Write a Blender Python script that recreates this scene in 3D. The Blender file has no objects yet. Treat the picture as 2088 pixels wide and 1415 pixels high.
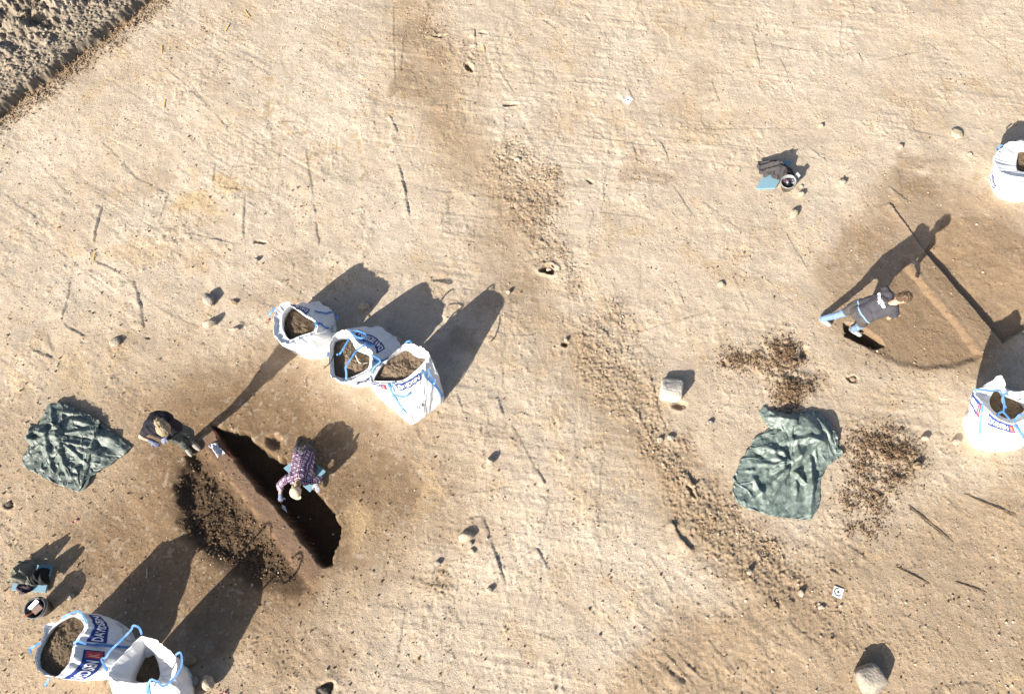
import bpy, bmesh, math, random
import numpy as np
from mathutils import Vector, Matrix

sc = bpy.context.scene
COL = sc.collection
R = math.radians
# ---------------------------------------------------------------- camera
F_PX, TILT, CAM_H = 1411.0, R(22.0), 12.0
cam_d = bpy.data.cameras.new('camera')
cam_d.sensor_width = 36.0
cam_d.lens = F_PX / 2088.0 * 36.0
cam_d.clip_end = 2000.0
cam = bpy.data.objects.new('camera', cam_d)
COL.objects.link(cam)
cam.location = (0, 0, CAM_H)
cam.rotation_euler = (TILT, 0, 0)
sc.camera = cam
# ---------------------------------------------------------------- world, sun, exposure
SUN_EL, SUN_AZ = R(26.0), R(49.0)          # SUN_AZ: direction the shadows fall towards (from +x)
SDIR = Vector((math.cos(SUN_AZ) * math.cos(SUN_EL), math.sin(SUN_AZ) * math.cos(SUN_EL), -math.sin(SUN_EL)))
w = bpy.data.worlds.new('World'); sc.world = w
w.use_nodes = True
nt = w.node_tree
sky = nt.nodes.new('ShaderNodeTexSky')
sky.sky_type = 'NISHITA'; sky.sun_disc = False
sky.sun_elevation = SUN_EL; sky.sun_rotation = R(221.0)
sky.air_density = 0.7; sky.dust_density = 2.0; sky.ozone_density = 1.0
bg = nt.nodes['Background']; bg.inputs[1].default_value = 0.075
nt.links.new(sky.outputs[0], bg.inputs[0])
sun_d = bpy.data.lights.new('sun', 'SUN'); sun_d.energy = 4.6; sun_d.angle = R(0.5)
sun_d.color = (1.0, 0.945, 0.85)
sun = bpy.data.objects.new('sun', sun_d); COL.objects.link(sun)
sun.rotation_euler = SDIR.to_track_quat('-Z', 'Y').to_euler()
sun.location = (-20, -20, 20)
sc.view_settings.view_transform = 'Standard'; sc.view_settings.look = 'None'
sc.view_settings.gamma = 1.0; sc.view_settings.exposure = 1.16

# ---------------------------------------------------------------- pixel of the photograph -> point on a level plane
_s, _c = math.sin(TILT), math.cos(TILT)
def W2(u, v, z=0.0):
    a = (u - 1044.0) / F_PX; b = (707.5 - v) / F_PX
    t = (CAM_H - z) / (_c - b * _s)
    return np.array((a * t, (_s + b * _c) * t, z))
def uv_of(x, y):
    dep = y * _s + CAM_H * _c
    return 1044.0 + F_PX * x / dep, 707.5 - F_PX * (y * _c - CAM_H * _s) / dep

# ---------------------------------------------------------------- noise
def _h(ix, iy, s):
    n = (ix * 374761393 + iy * 668265263 + s * 974634777) & 0xffffffff
    n = ((n ^ (n >> 13)) * 1274126177) & 0xffffffff
    n = ((n ^ (n >> 15)) * 2246822519) & 0xffffffff
    return ((n ^ (n >> 16)) & 0xffff) / 65535.0
def vn(x, y, s=0):
    fx = np.floor(x); fy = np.floor(y)
    ix = fx.astype(np.int64); iy = fy.astype(np.int64)
    fx = x - fx; fy = y - fy
    fx = fx * fx * fx * (fx * (fx * 6 - 15) + 10); fy = fy * fy * fy * (fy * (fy * 6 - 15) + 10)
    a = _h(ix, iy, s); b = _h(ix + 1, iy, s); c = _h(ix, iy + 1, s); d = _h(ix + 1, iy + 1, s)
    return (a + (b - a) * fx) * (1 - fy) + (c + (d - c) * fx) * fy
def fbm(x, y, s=0, o=4, g=0.5):
    t = 0; A = 1.0; n = 0
    for k in range(o):
        t = t + A * (vn(x, y, s + k * 17) - 0.5); n += A
        x, y = 1.62 * x + 1.2 * y + 3.1, -1.2 * x + 1.62 * y + 7.7
        A *= g
    return t / n * 2.0          # about -0.7 .. 0.7
def sstep(a, b, x):
    t = np.clip((x - a) / (b - a), 0, 1); return t * t * (3 - 2 * t)

# ---------------------------------------------------------------- the ground: heights and soil colours
def axis(lo, hi, st, far):
    core = list(np.arange(lo, hi + st / 2, st)); d = st; a = lo; left = []
    while a > -far: d *= 1.55; a -= d; left.append(a)
    d = st; b = core[-1]; right = []
    while b < far: d *= 1.55; b += d; right.append(b)
    return np.array(left[::-1] + core + right)
GST = 0.02
XS = axis(-13.0, 13.0, GST, 300.0); YS = axis(-2.0, 14.8, GST, 300.0)
GX, GY = np.meshgrid(XS, YS)
PX_, PY_ = uv_of(GX, np.clip(GY, -12, 400))       # where each ground point shows in the photo: used to lay out soil patches
n1 = fbm(GX * 0.35, GY * 0.35, 11, 4)
n2 = fbm(GX * 1.3, GY * 1.3, 23, 5)
n3 = fbm(GX * 6.0, GY * 6.0, 37, 4)
n4 = fbm(GX * 0.8, GY * 0.8, 51, 5, 0.6); n5 = fbm(GX * 2.6, GY * 2.6, 57, 5, 0.6); n6 = fbm(GX * 11, GY * 11, 63, 3, 0.6)
WU = PX_ + 45 * n2 + 16 * n3; WV = PY_ + 45 * fbm(GX * 1.4, GY * 1.4, 71, 4) + 16 * fbm(GX * 6, GY * 6, 75, 3)
near = (np.abs(GX) < 14.5) & (GY > -4) & (GY < 17)

def poly_sd(U, V, pts):
    """signed distance to a polygon (positive inside)"""
    P = np.array(pts, float); Q = np.roll(P, -1, 0)
    best = np.full(U.shape, 1e18); ins = np.zeros(U.shape, bool)
    for (x0, y0), (x1, y1) in zip(P, Q):
        dx, dy = x1 - x0, y1 - y0
        t = np.clip(((U - x0) * dx + (V - y0) * dy) / (dx * dx + dy * dy + 1e-12), 0, 1)
        best = np.minimum(best, (U - x0 - t * dx) ** 2 + (V - y0 - t * dy) ** 2)
        if y0 != y1:
            ins ^= ((y0 > V) != (y1 > V)) & (U < (x1 - x0) * (V - y0) / (y1 - y0) + x0)
    d = np.sqrt(best); return np.where(ins, d, -d)
def win(pts, pad):
    P = np.array(pts, float)
    ys = np.where((YS > P[:, 1].min() - pad) & (YS < P[:, 1].max() + pad))[0]; xs = np.where((XS > P[:, 0].min() - pad) & (XS < P[:, 0].max() + pad))[0]
    return np.s_[ys[0]:ys[-1] + 1, xs[0]:xs[-1] + 1]
def wp(pts): return [tuple(W2(*p)[:2]) for p in pts]

Z = 0.05 * n1 + 0.016 * n2 + 0.007 * n3
# marks of the digger's bucket: long passes with small steps between them
def passes(ang, seed, width):
    c, s = math.cos(R(ang)), math.sin(R(ang))
    wx = GX + 0.12 * n2 + 0.03 * n3; wy = GY + 0.12 * fbm(GX * 0.9, GY * 0.9, seed + 5, 3) + 0.03 * n3
    a = wx * c + wy * s; b = -wx * s + wy * c
    a0 = GX * c + GY * s; b0 = -GX * s + GY * c + 0.05 * n1 + 0.02 * n2
    sb = b / width; i = np.floor(sb).astype(np.int64); fb = sb - i
    per = 0.8 + 1.5 * _h(i, i * 0 + 3, seed)
    sa = a / per + 7 * _h(i, i * 0 + 9, seed)
    j = np.floor(sa).astype(np.int64); fa = sa - j
    q = 0.006 * (_h(i, j, seed + 1) - 0.5) + 0.009 * (fa - 0.5) * _h(i, j, seed + 2) ** 2 + 0.003 * (fb - 0.5) * (_h(i, j, seed + 3) - 0.3)
    on = 0.25 + 0.75 * sstep(0.35, 0.65, vn(a0 * 0.9, b0 * 0.9, seed + 9))
    q = q + on * (0.005 * (vn(b0 * 12, a0 * 0.5, seed + 6) - 0.5) + 0.0036 * (vn(b0 * 29, a0 * 0.8, seed + 7) - 0.5) + 0.002 * (vn(a0 * 9, b0 * 2.2, seed + 8) - 0.5))
    # short ledges where the teeth let go, and little pressed lumps
    for fa_, fb_, th_, hh, tw in ((3.2, 1.0, .80, .007, 14), (6.5, 2.6, .82, .004, -11), (11.0, 6.0, .82, .004, 24), (19.0, 13.0, .82, .003, -30)):
        ct, st = math.cos(R(tw)), math.sin(R(tw)); aa = a0 * ct + b0 * st + .35 / fa_ * (n3 + 1.5 * n5); bb = -a0 * st + b0 * ct + .5 / fb_ * (n6 + n3)
        nz_ = 0.6 * vn(aa * fa_, bb * fb_, seed + int(fa_ * 10)) + 0.4 * vn(aa * fa_ * 1.37 + 3.3, bb * fb_ * 1.29 + 1.7, seed + 3 + int(fa_ * 10))
        q = q + hh * sstep(th_ - .17, th_ - .07, nz_) * (.25 + .75 * sstep(.3, .9, on))
    return q
wl = sstep(820, 640, PX_ + 60 * n2)
wb = sstep(950, 1080, PY_ - 0.35 * (1700 - PX_) * (PX_ < 1700) + 40 * n2) * sstep(1150, 1300, PX_)
wr = np.clip(1 - wl - wb, 0, 1)
flat = sstep(-40, 60, -poly_sd(PX_, PY_, [(260, 900), (420, 800), (620, 740), (800, 840), (860, 1000), (720, 1200), (560, 1290), (250, 1200)]))
flat = np.minimum(flat, sstep(-40, 60, -poly_sd(PX_, PY_, [(1640, 640), (1660, 500), (1800, 380), (2000, 350), (2120, 440), (2120, 700), (1990, 770), (1800, 760)])))
rough = 0.25 + 0.75 * flat
Z += rough * 1.25 * (wl * passes(-33, 101, 1.15) + wr * passes(-9, 202, 1.0) + wb * 1.1 * passes(-37, 303, 0.8))

# ---- soil colours (dry base colours)
def rgb(r, g, b): return np.array((r, g, b))
SAND = rgb(0.510, 0.418, 0.312); SAND2 = rgb(0.545, 0.455, 0.35); OCHRE = rgb(0.52, 0.375, 0.21); TAN = rgb(0.365, 0.265, 0.168)
BROWN = rgb(0.225, 0.147, 0.082); DARK = rgb(0.135, 0.088, 0.052); HUMUS = rgb(0.285, 0.236, 0.178); GREYS = rgb(0.43, 0.37, 0.29)
C = np.empty(GX.shape + (3,)); C[:] = SAND
def tint(mask, col, k=1.0):
    m = np.clip(mask * k, 0, 1)[..., None]; C[:] = C * (1 - m) + col * m
tint(sstep(0.02, 0.45, n4 + 0.4 * n5), SAND2)
tint(sstep(0.0, 0.5, -n4 + 0.5 * n5 - 0.1), TAN, 0.42)
tint(sstep(0.15, 0.5, n5 - 0.3 * n4), OCHRE, 0.22)
def region(pts, soft, col, k):
    tint(sstep(-soft, soft, poly_sd(WU, WV, pts)), col, k)
def blot(u, v, a, b, col, k, ang=0.0):
    c, s = math.cos(R(ang)), math.sin(R(ang)); du, dv = WU - u, WV - v
    tint(1 - sstep(0.45, 1.0, np.hypot((du * c + dv * s) / a, (-du * s + dv * c) / b)), col, k)
region([(-60, 800), (250, 720), (500, 700), (700, 800), (980, 900), (960, 1080), (760, 1240), (600, 1500), (-60, 1500)], 130, TAN, 0.75)
region([(880, -60), (1000, 300), (1060, 420), (1120, 640), (1250, 740), (1420, 960), (1700, 1250), (1560, 1260), (1330, 1030), (1200, 820), (1030, 620), (960, 420), (820, 160), (790, -60)], 55, TAN * .93, 0.8)
region([(1210, 1430), (1340, 1290), (1500, 1225), (1720, 1090), (1900, 1020), (2160, 980), (2160, 1500), (1200, 1500)], 60, TAN * .95, 0.8)
region([(1215, 1440), (1345, 1285), (1480, 1265), (1560, 1330), (1560, 1480)], 14, TAN, 0.5)
region([(1420, 700), (1700, 640), (1760, 760), (1900, 800), (1960, 1000), (1700, 1130), (1450, 1060), (1400, 850)], 90, TAN, 0.25)
region([(290, 800), (440, 760), (600, 715), (760, 830), (840, 900), (880, 1010), (820, 1090), (740, 1160), (700, 1210), (640, 1265), (560, 1300), (400, 1310), (230, 1240), (130, 1170), (150, 1070), (230, 990), (270, 900)], 80, BROWN, 0.85)
region([(330, 930), (440, 830), (560, 800), (700, 880), (740, 1000), (720, 1140), (640, 1210), (480, 1240), (330, 1160)], 50, BROWN * 0.8, 0.6)
region([(1690, 640), (1650, 560), (1690, 480), (1780, 395), (1860, 340), (1990, 360), (2120, 440), (2120, 660), (2020, 735), (1990, 760), (1900, 775), (1790, 745), (1710, 700)], 42, BROWN * 1.12, 0.66)
blot(1860, 370, 90, 45, BROWN, 0.5); blot(1770, 470, 90, 60, BROWN, 0.3); blot(1960, 560, 110, 120, BROWN, 0.3)
for u, v, a, b, k in ((850, 60, 60, 50, .3), (815, 150, 26, 44, .45), (850, 175, 60, 16, .35), (890, 120, 80, 26, .2), (440, 160, 60, 40, .3), (1290, 330, 40, 50, .45),
                      (1330, 370, 60, 30, .4), (930, 700, 60, 60, .4), (1010, 600, 80, 50, .35), (1440, 170, 60, 40, .25), (1080, 440, 60, 60, .35), (550, 610, 90, 50, .3),
                      (300, 370, 60, 40, .25), (600, 550, 120, 50, .25), (950, 1090, 90, 40, .2), (640, 1340, 110, 60, .35), (470, 1300, 90, 60, .4)):
    blot(u, v, a, b, BROWN, k)
for u, v, a, b, k in ((395, 420, 70, 50, .75), (470, 362, 36, 30, .8), (300, 500, 60, 30, .4), (130, 760, 60, 40, .4), (740, 1070, 40, 80, .6), (860, 1000, 30, 60, .4), (1770, 1130, 50, 30, .3),
                      (400, 340, 20, 16, .5), (810, 40, 20, 30, .3), (2060, 1380, 40, 30, .5), (240, 520, 60, 30, .4), (30, 760, 40, 50, .4), (520, 230, 60, 20, .3), (1440, 1390, 30, 20, .3)):
    blot(u, v, a, b, OCHRE, k)
for u, v, a, b, k in ((620, 230, 110, 90, .8), (600, 140, 70, 60, .5), (700, 170, 70, 60, .6), (140, 300, 120, 50, .4), (1640, 120, 200, 80, .35), (1240, 1300, 160, 80, .35), (1130, 320, 90, 60, .4), (360, 60, 120, 60, .4)):
    blot(u, v, a, b, rgb(0.58, 0.495, 0.39), k * .6)
for k in range(46):      # small damp specks on the pale patch
    h1, h2_, h3 = _h(k, 1, 5), _h(k, 2, 5), _h(k, 3, 5)
    blot(520 + 320 * h1, 110 + 240 * h2_, 5 + 9 * h3, 4 + 7 * h3, OCHRE * 0.75, .6)
tint(sstep(0.22, 0.5, n6 + 0.3 * n5), TAN * 0.9, 0.35)
tint(sstep(0.28, 0.55, -n6), SAND2, 0.4)

# ---- small upstanding edges left by the bucket (each a real step that throws its own shadow)
def edge(pts, h, decay=0.28, even=0):
    P = np.array(wp(pts)); sl = win(P, decay * 3); X = GX[sl]; Y = GY[sl]
    X = X + 0.012 * n3[sl]; Y = Y + 0.03 * n3[sl]
    best = np.full(X.shape, 1e9); side = np.zeros(X.shape); tt = np.zeros(X.shape); L = 0.0
    seg = np.hypot(*(np.diff(P, axis=0).T)); tot = seg.sum()
    for k in range(len(P) - 1):
        d = P[k + 1] - P[k]; nn = np.array((-d[1], d[0])) / seg[k]
        if nn @ np.array((SDIR.x, SDIR.y)) > 0: nn = -nn          # raised on the sunny side
        t = np.clip(((X - P[k, 0]) * d[0] + (Y - P[k, 1]) * d[1]) / seg[k] ** 2, 0, 1)
        ex = X - P[k, 0] - t * d[0]; ey = Y - P[k, 1] - t * d[1]; q = np.hypot(ex, ey)
        m = q < best; best[m] = q[m]; side[m] = ((X - P[k, 0]) * nn[0] + (Y - P[k, 1]) * nn[1])[m]; tt[m] = ((L + t * seg[k]) / tot)[m]; L += seg[k]
    tap = sstep(0, 0.12, tt) * sstep(1, 0.85, tt) * (0.35 + 1.2 * vn(X * 7, Y * 7, 7)) * sstep(0.15, 0.4, vn(X * 3 + 4, Y * 3, 8) + 0.12)
    if even: tap = sstep(0, 0.05, tt) * sstep(1, 0.95, tt)
    best = best + 0.012 * n6[sl]
    Z[sl] += np.where(side > 0, h * np.exp(-best / decay), -0.35 * h * np.exp(-best / 0.05)) * tap
for pts, h in (([(210, 415), (196, 470), (186, 530)], .03), ([(186, 530), (270, 570)], .018), ([(272, 565), (285, 620), (294, 675)], .035), ([(150, 540), (138, 610), (127, 655)], .022), ([(127, 660), (178, 690)], .02),
               ([(640, 410), (646, 470), (652, 505)], .028), ([(500, 390), (496, 470), (498, 560)], .022), ([(322, 462), (400, 480), (498, 502)], .016), ([(345, 385), (322, 462)], .014), ([(440, 330), (434, 375)], .02), ([(434, 376), (495, 390)], .02),
               ([(622, 300), (640, 410)], .018), ([(813, 330), (828, 400), (836, 450)], .035), ([(795, 235), (812, 275)], .03), ([(1018, 145), (1052, 196)], .022), ([(967, 60), (972, 100)], .035), ([(802, 10), (806, 180)], .016), ([(802, 180), (860, 188)], .012),
               ([(985, 1055), (1005, 1115), (1034, 1200)], .036), ([(1092, 1115), (1118, 1160)], .026), ([(1095, 955), (1113, 987)], .028), ([(1320, 1130), (1375, 1210)], .02), ([(930, 800), (945, 840), (1010, 870)], .02), ([(1010, 800), (1030, 850)], .022),
               ([(1040, 860), (1100, 970)], .016), ([(1275, 785), (1310, 860), (1390, 1010)], .018), ([(1368, 1060), (1390, 1100), (1420, 1122)], .06), ([(1400, 960), (1430, 1020)], .045), ([(1325, 760), (1350, 860)], .025), ([(1570, 860), (1500, 1000)], .0),
               ([(1535, 80), (1550, 140)], .022), ([(1590, 118), (1608, 160)], .025), ([(1450, 165), (1470, 215)], .022), ([(1750, 105), (1765, 140), (1780, 142)], .02), ([(1780, 125), (1880, 105)], .013), ([(1390, 265), (1530, 262), (1640, 262)], .012),
               ([(1130, 168), (1260, 172)], .01), ([(950, 120), (1020, 140)], .014), ([(1250, 285), (1340, 300)], .014), ([(1180, 275), (1250, 285)], .014), ([(1290, 290), (1300, 330)], .02), ([(1345, 285), (1362, 320)], .025), ([(1370, 375), (1420, 450)], .016),
               ([(1430, 410), (1510, 470)], .012), ([(1280, 175), (1300, 225)], .016), ([(1190, 30), (1205, 45)], .025), ([(1240, 40), (1290, 45)], .012), ([(1105, 40), (1135, 62)], .02), ([(1380, 570), (1395, 620)], .018), ([(1300, 675), (1500, 620)], .014), ([(960, 690), (1110, 680)], .012),
               ([(910, 230), (912, 215)], .02), ([(880, 60), (905, 85)], .02), ([(30, 460), (130, 520), (260, 620)], .012), ([(60, 310), (170, 430)], .01), ([(270, 360), (350, 400)], .012), ([(205, 285), (285, 370)], .014), ([(380, 165), (470, 270)], .014), ([(330, 130), (420, 215)], .012),
               ([(1850, 1030), (1942, 1105)], .022), ([(1965, 1005), (2072, 1052)], .02), ([(1880, 1010), (1960, 1000)], .0), ([(1830, 1155), (1895, 1190)], .018), ([(1945, 1185), (2010, 1208)], .016), ([(1610, 1270), (1680, 1320)], .014), ([(1380, 1330), (1440, 1390)], .022), ([(1350, 1325), (1420, 1400)], .018),
               ([(1325, 1330), (1400, 1400)], .014), ([(1365, 1365), (1400, 1392)], .03), ([(1300, 1380), (1340, 1415)], .014), ([(1440, 1300), (1500, 1370)], .012), ([(1755, 1155), (1800, 1180)], .014), ([(1730, 1110), (1790, 1160)], .012), ([(1920, 1400), (2000, 1390)], .02),
               ([(1510, 1160), (1560, 1200)], .028), ([(1530, 1180), (1590, 1240)], .03), ([(1600, 1215), (1620, 1225)], .04), ([(1690, 1160), (1720, 1175)], .035), ([(640, 1000), (700, 1010)], .0), ([(60, 710), (110, 730)], .022), ([(95, 670), (110, 720)], .014),
               ([(830, 900), (870, 960)], .012), ([(950, 1060), (985, 1052)], .016), ([(930, 1010), (1060, 990)], .01), ([(890, 1220), (960, 1290)], .012), ([(1811, 380), (1858, 414)], .025), ([(1185, 905), (1230, 900)], .012),
               ([(1240, 720), (1340, 690)], .012), ([(1495, 560), (1530, 640)], .012), ([(1600, 470), (1655, 560)], .014), ([(1650, 300), (1690, 330)], .014), ([(1700, 40), (1740, 60)], .014), ([(1980, 60), (2050, 110)], .012), ([(1890, 85), (1912, 100)], .04)):
    if h: edge(pts, h * 0.66)
edge([(1812, 411), (1850, 462), (1888, 514)], .032, .2, 1)
# tilted crumbs of plough along the two clod bands
cl = np.zeros(GX.shape)
def clodband(pts, soft, k):
    cl[:] = np.maximum(cl, k * sstep(-soft, soft, poly_sd(WU, WV, pts)))
clodband([(1000, 290), (1060, 270), (1140, 360), (1150, 480), (1180, 600), (1090, 560), (1060, 450), (990, 400)], 26, .8)
clodband([(1130, 640), (1240, 620), (1330, 760), (1400, 880), (1460, 1000), (1400, 1010), (1310, 880), (1180, 740)], 30, .8)
clodband([(1290, 860), (1350, 830), (1420, 960), (1560, 1100), (1640, 1180), (1580, 1260), (1470, 1160), (1360, 1020)], 24, 1.0)
clodband([(860, 20), (920, 40), (1000, 150), (950, 160), (880, 110)], 24, .6)
clodband([(1500, 1130), (1700, 1150), (1760, 1260), (1900, 1330), (1700, 1330), (1540, 1260)], 50, .5)
clodband([(820, 1180), (900, 1170), (930, 1230), (870, 1210)], 16, .7)
clodband([(390, 1240), (520, 1260), (640, 1330), (560, 1390), (420, 1330)], 40, .4)
Z += cl * (0.03 * np.maximum(fbm(GX * 7, GY * 7, 81, 4, .7), -.2) + 0.012 * fbm(GX * 22, GY * 22, 83, 2))
tint(cl * sstep(-0.1, 0.4, fbm(GX * 5, GY * 5, 91, 3)), BROWN, 0.5)
tint(cl, TAN * .9, .45)

# ---- topsoil left standing in the corner, with its cut edge
LN = np.array(wp([(-330, 500), (-30, 262), (0, 236), (60, 190), (115, 150), (180, 100), (245, 52), (312, -8), (420, -95), (640, -240)]))
sl = np.s_[:, :]
dd = poly_sd(GX + 0.10 * n5 + 0.05 * n3, GY + 0.10 * n2, [tuple(p) for p in LN] + [(-9, 40), (-40, 40), (-40, 5)])
spoil = sstep(0.0, 0.09, dd + .04 * n6) * (dd > -1)
lump = fbm(GX * 2.2, GY * 2.2, 131, 5, .6)
Z += spoil * (0.15 + 0.32 * sstep(0.25, 1.6, dd) * (0.5 + 1.6 * lump) + 0.06 * np.abs(fbm(GX * 8, GY * 8, 137, 3)) + 0.025 * fbm(GX * 20, GY * 20, 139, 2))
Z -= 0.07 * np.exp(-((dd + 0.04) / 0.07) ** 2)
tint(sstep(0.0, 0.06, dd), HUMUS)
tint(sstep(-0.02, 0.04, dd) * sstep(0.26, 0.10, dd), HUMUS * 0.72, .8)  # shade of the cut face painted in as a darker strip
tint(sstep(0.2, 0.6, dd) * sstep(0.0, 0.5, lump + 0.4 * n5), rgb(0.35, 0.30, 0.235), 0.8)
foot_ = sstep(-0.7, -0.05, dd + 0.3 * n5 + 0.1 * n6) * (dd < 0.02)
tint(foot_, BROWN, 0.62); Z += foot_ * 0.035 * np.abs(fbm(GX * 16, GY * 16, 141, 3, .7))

# ---- left feature: two dug quadrants with a standing baulk between
def dig(pts, depth, wall, taper=None, colour=None, k=1.0, wob=0.06, rough_=0.02):
    P = wp(pts); s_ = win(P, 0.6); X = GX[s_] + wob * n3[s_] + 0.5 * wob * n6[s_]; Y = GY[s_] + wob * fbm(GX[s_] * 5, GY[s_] * 5, 151, 3)
    d = poly_sd(X, Y, P); m = sstep(0.0, wall, d); dep = depth
    if taper is not None:
        q0, q1, lo = taper; a = W2(*q0); b = W2(*q1); t = ((X - a[0]) * (b[0] - a[0]) + (Y - a[1]) * (b[1] - a[1])) / ((b[0] - a[0]) ** 2 + (b[1] - a[1]) ** 2)
        dep = depth * (1 - (1 - lo) * np.clip(t, 0, 1))
    Z[s_] -= m * dep - m * rough_ * (fbm(X * 7, Y * 7, 153, 4, .65) + 0.3)
    if colour is not None:
        mm = (np.clip(sstep(-0.02, 0.05, d) * k, 0, 1))[..., None]; C[s_] = C[s_] * (1 - mm) + colour * mm
PIT_R = [(433, 868), (461, 875), (486, 881), (510, 884), (528, 908), (544, 926), (580, 935), (600, 966), (628, 988), (660, 1018), (678, 1044), (696, 1078), (689, 1106), (677, 1152), (658, 1157), (627, 1114), (596, 1072), (566, 1034), (530, 1001), (495, 958), (462, 916)]
PIT_L = [(404, 912), (386, 918), (376, 942), (370, 962), (350, 984), (347, 998), (355, 1018), (364, 1034), (362, 1064), (375, 1095), (430, 1140), (520, 1185), (600, 1192), (612, 1175), (596, 1141), (533, 1062), (492, 1003), (452, 958), (430, 932)]
dig(PIT_L, 0.17, 0.26, ((420, 960), (590, 1190), 0.10), None, 1.0, 0.09, 0.05)
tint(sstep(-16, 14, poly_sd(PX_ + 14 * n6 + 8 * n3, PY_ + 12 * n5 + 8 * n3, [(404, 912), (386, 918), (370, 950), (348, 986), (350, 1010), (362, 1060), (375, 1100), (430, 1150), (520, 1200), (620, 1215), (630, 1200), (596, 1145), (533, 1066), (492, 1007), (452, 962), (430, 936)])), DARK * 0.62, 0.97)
_B0, _B1 = np.array(wp([(433, 868)])[0]), np.array(wp([(658, 1157)])[0]); _L = np.hypot(*(_B1 - _B0)); _t = (_B1 - _B0) / _L; _n = np.array((-_t[1], _t[0]))
_o = np.array(wp(PIT_R[1:14])); _os = (_o - _B0) @ _t; _ox = (_o - _B0) @ _n
s_ = win(wp(PIT_R), 0.8); X = GX[s_] + 0.02 * n3[s_] + .012 * n6[s_]; Y = GY[s_] + 0.02 * fbm(GX[s_] * 5, GY[s_] * 5, 151, 3)
ss = (X - _B0[0]) * _t[0] + (Y - _B0[1]) * _t[1]; xx = (X - _B0[0]) * _n[0] + (Y - _B0[1]) * _n[1] + 0.05 * np.sin(np.clip(ss / _L, 0, 1) * np.pi) * 0
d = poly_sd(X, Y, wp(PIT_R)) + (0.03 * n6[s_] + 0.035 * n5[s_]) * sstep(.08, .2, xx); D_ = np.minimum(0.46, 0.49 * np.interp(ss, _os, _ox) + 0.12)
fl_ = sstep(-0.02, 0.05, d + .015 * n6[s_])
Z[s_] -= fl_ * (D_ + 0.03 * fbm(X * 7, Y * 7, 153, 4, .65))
mm = (sstep(-0.05, 0.04, d + .05 * n6[s_]) * 0.95)[..., None]; C[s_] = C[s_] * (1 - mm) + DARK * .4 * mm  # dark soil, darkened further to paint in the pit's near-black shadow
s_ = win(wp([(400, 860), (680, 1200)]), 0.2)
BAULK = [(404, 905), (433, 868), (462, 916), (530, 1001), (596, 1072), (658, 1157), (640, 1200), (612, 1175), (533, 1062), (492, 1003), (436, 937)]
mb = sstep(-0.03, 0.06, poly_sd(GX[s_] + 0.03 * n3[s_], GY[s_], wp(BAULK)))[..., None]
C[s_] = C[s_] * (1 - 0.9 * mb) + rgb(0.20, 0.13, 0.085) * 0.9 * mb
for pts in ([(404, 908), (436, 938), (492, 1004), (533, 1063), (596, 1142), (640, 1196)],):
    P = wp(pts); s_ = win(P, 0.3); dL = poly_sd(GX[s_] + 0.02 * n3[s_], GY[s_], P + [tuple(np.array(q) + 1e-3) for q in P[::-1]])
    mk = (1 - sstep(0.01, 0.07, np.abs(dL)))[..., None] * 0.4; C[s_] = C[s_] * (1 - mk) + rgb(0.33, 0.20, 0.115) * mk  # sunlit edge of the baulk painted as a light orange line
# ---- right feature
PIT2 = [(1846, 530), (1900, 592), (1960, 664), (2010, 725), (1992, 741), (1940, 754), (1890, 757), (1840, 747), (1790, 724), (1750, 700), (1735, 680), (1770, 655), (1800, 610), (1820, 560)]
dig(PIT2, 0.07, 0.15, ((1930, 640), (1810, 720), 0.45), BROWN * 0.95, 0.6, 0.035, 0.008)
dig([(1886, 511), (1935, 570), (1990, 632), (2046, 701), (2140, 640), (2120, 500), (2010, 440), (1930, 440)], 0.165, 0.03, ((1968, 605), (2060, 525), 0.0), BROWN * 1.05, 0.5, 0.02, 0.01)
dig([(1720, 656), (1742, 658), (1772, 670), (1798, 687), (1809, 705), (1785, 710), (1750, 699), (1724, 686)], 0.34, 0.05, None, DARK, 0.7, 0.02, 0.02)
P = wp([(1846, 532), (1900, 594), (1960, 666), (2008, 724)]); s_ = win(P, 0.4)
dL = poly_sd(GX[s_] + 0.02 * n3[s_], GY[s_], P + [tuple(np.array(q) + 1e-3) for q in P[::-1]])
mk = (1 - sstep(0.05, 0.12, np.abs(dL)))[..., None] * 0.5; C[s_] = C[s_] * (1 - mk) + rgb(0.20, 0.132, 0.078) * mk
mb = sstep(0.0, 0.06, poly_sd(GX[s_], GY[s_], wp([(1858, 520), (1886, 511), (2044, 700), (2014, 722)])))[..., None] * 0.5
C[s_] = C[s_] * (1 - mb) + BROWN * 1.05 * mb
P = wp([(1735, 690), (1790, 732), (1885, 762), (2000, 742)]); s_ = win(P, 0.3)
dL = np.abs(poly_sd(GX[s_] + 0.05 * n3[s_], GY[s_], P + [tuple(np.array(q) + 1e-3) for q in P[::-1]])); Z[s_] += 0.05 * 0
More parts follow.
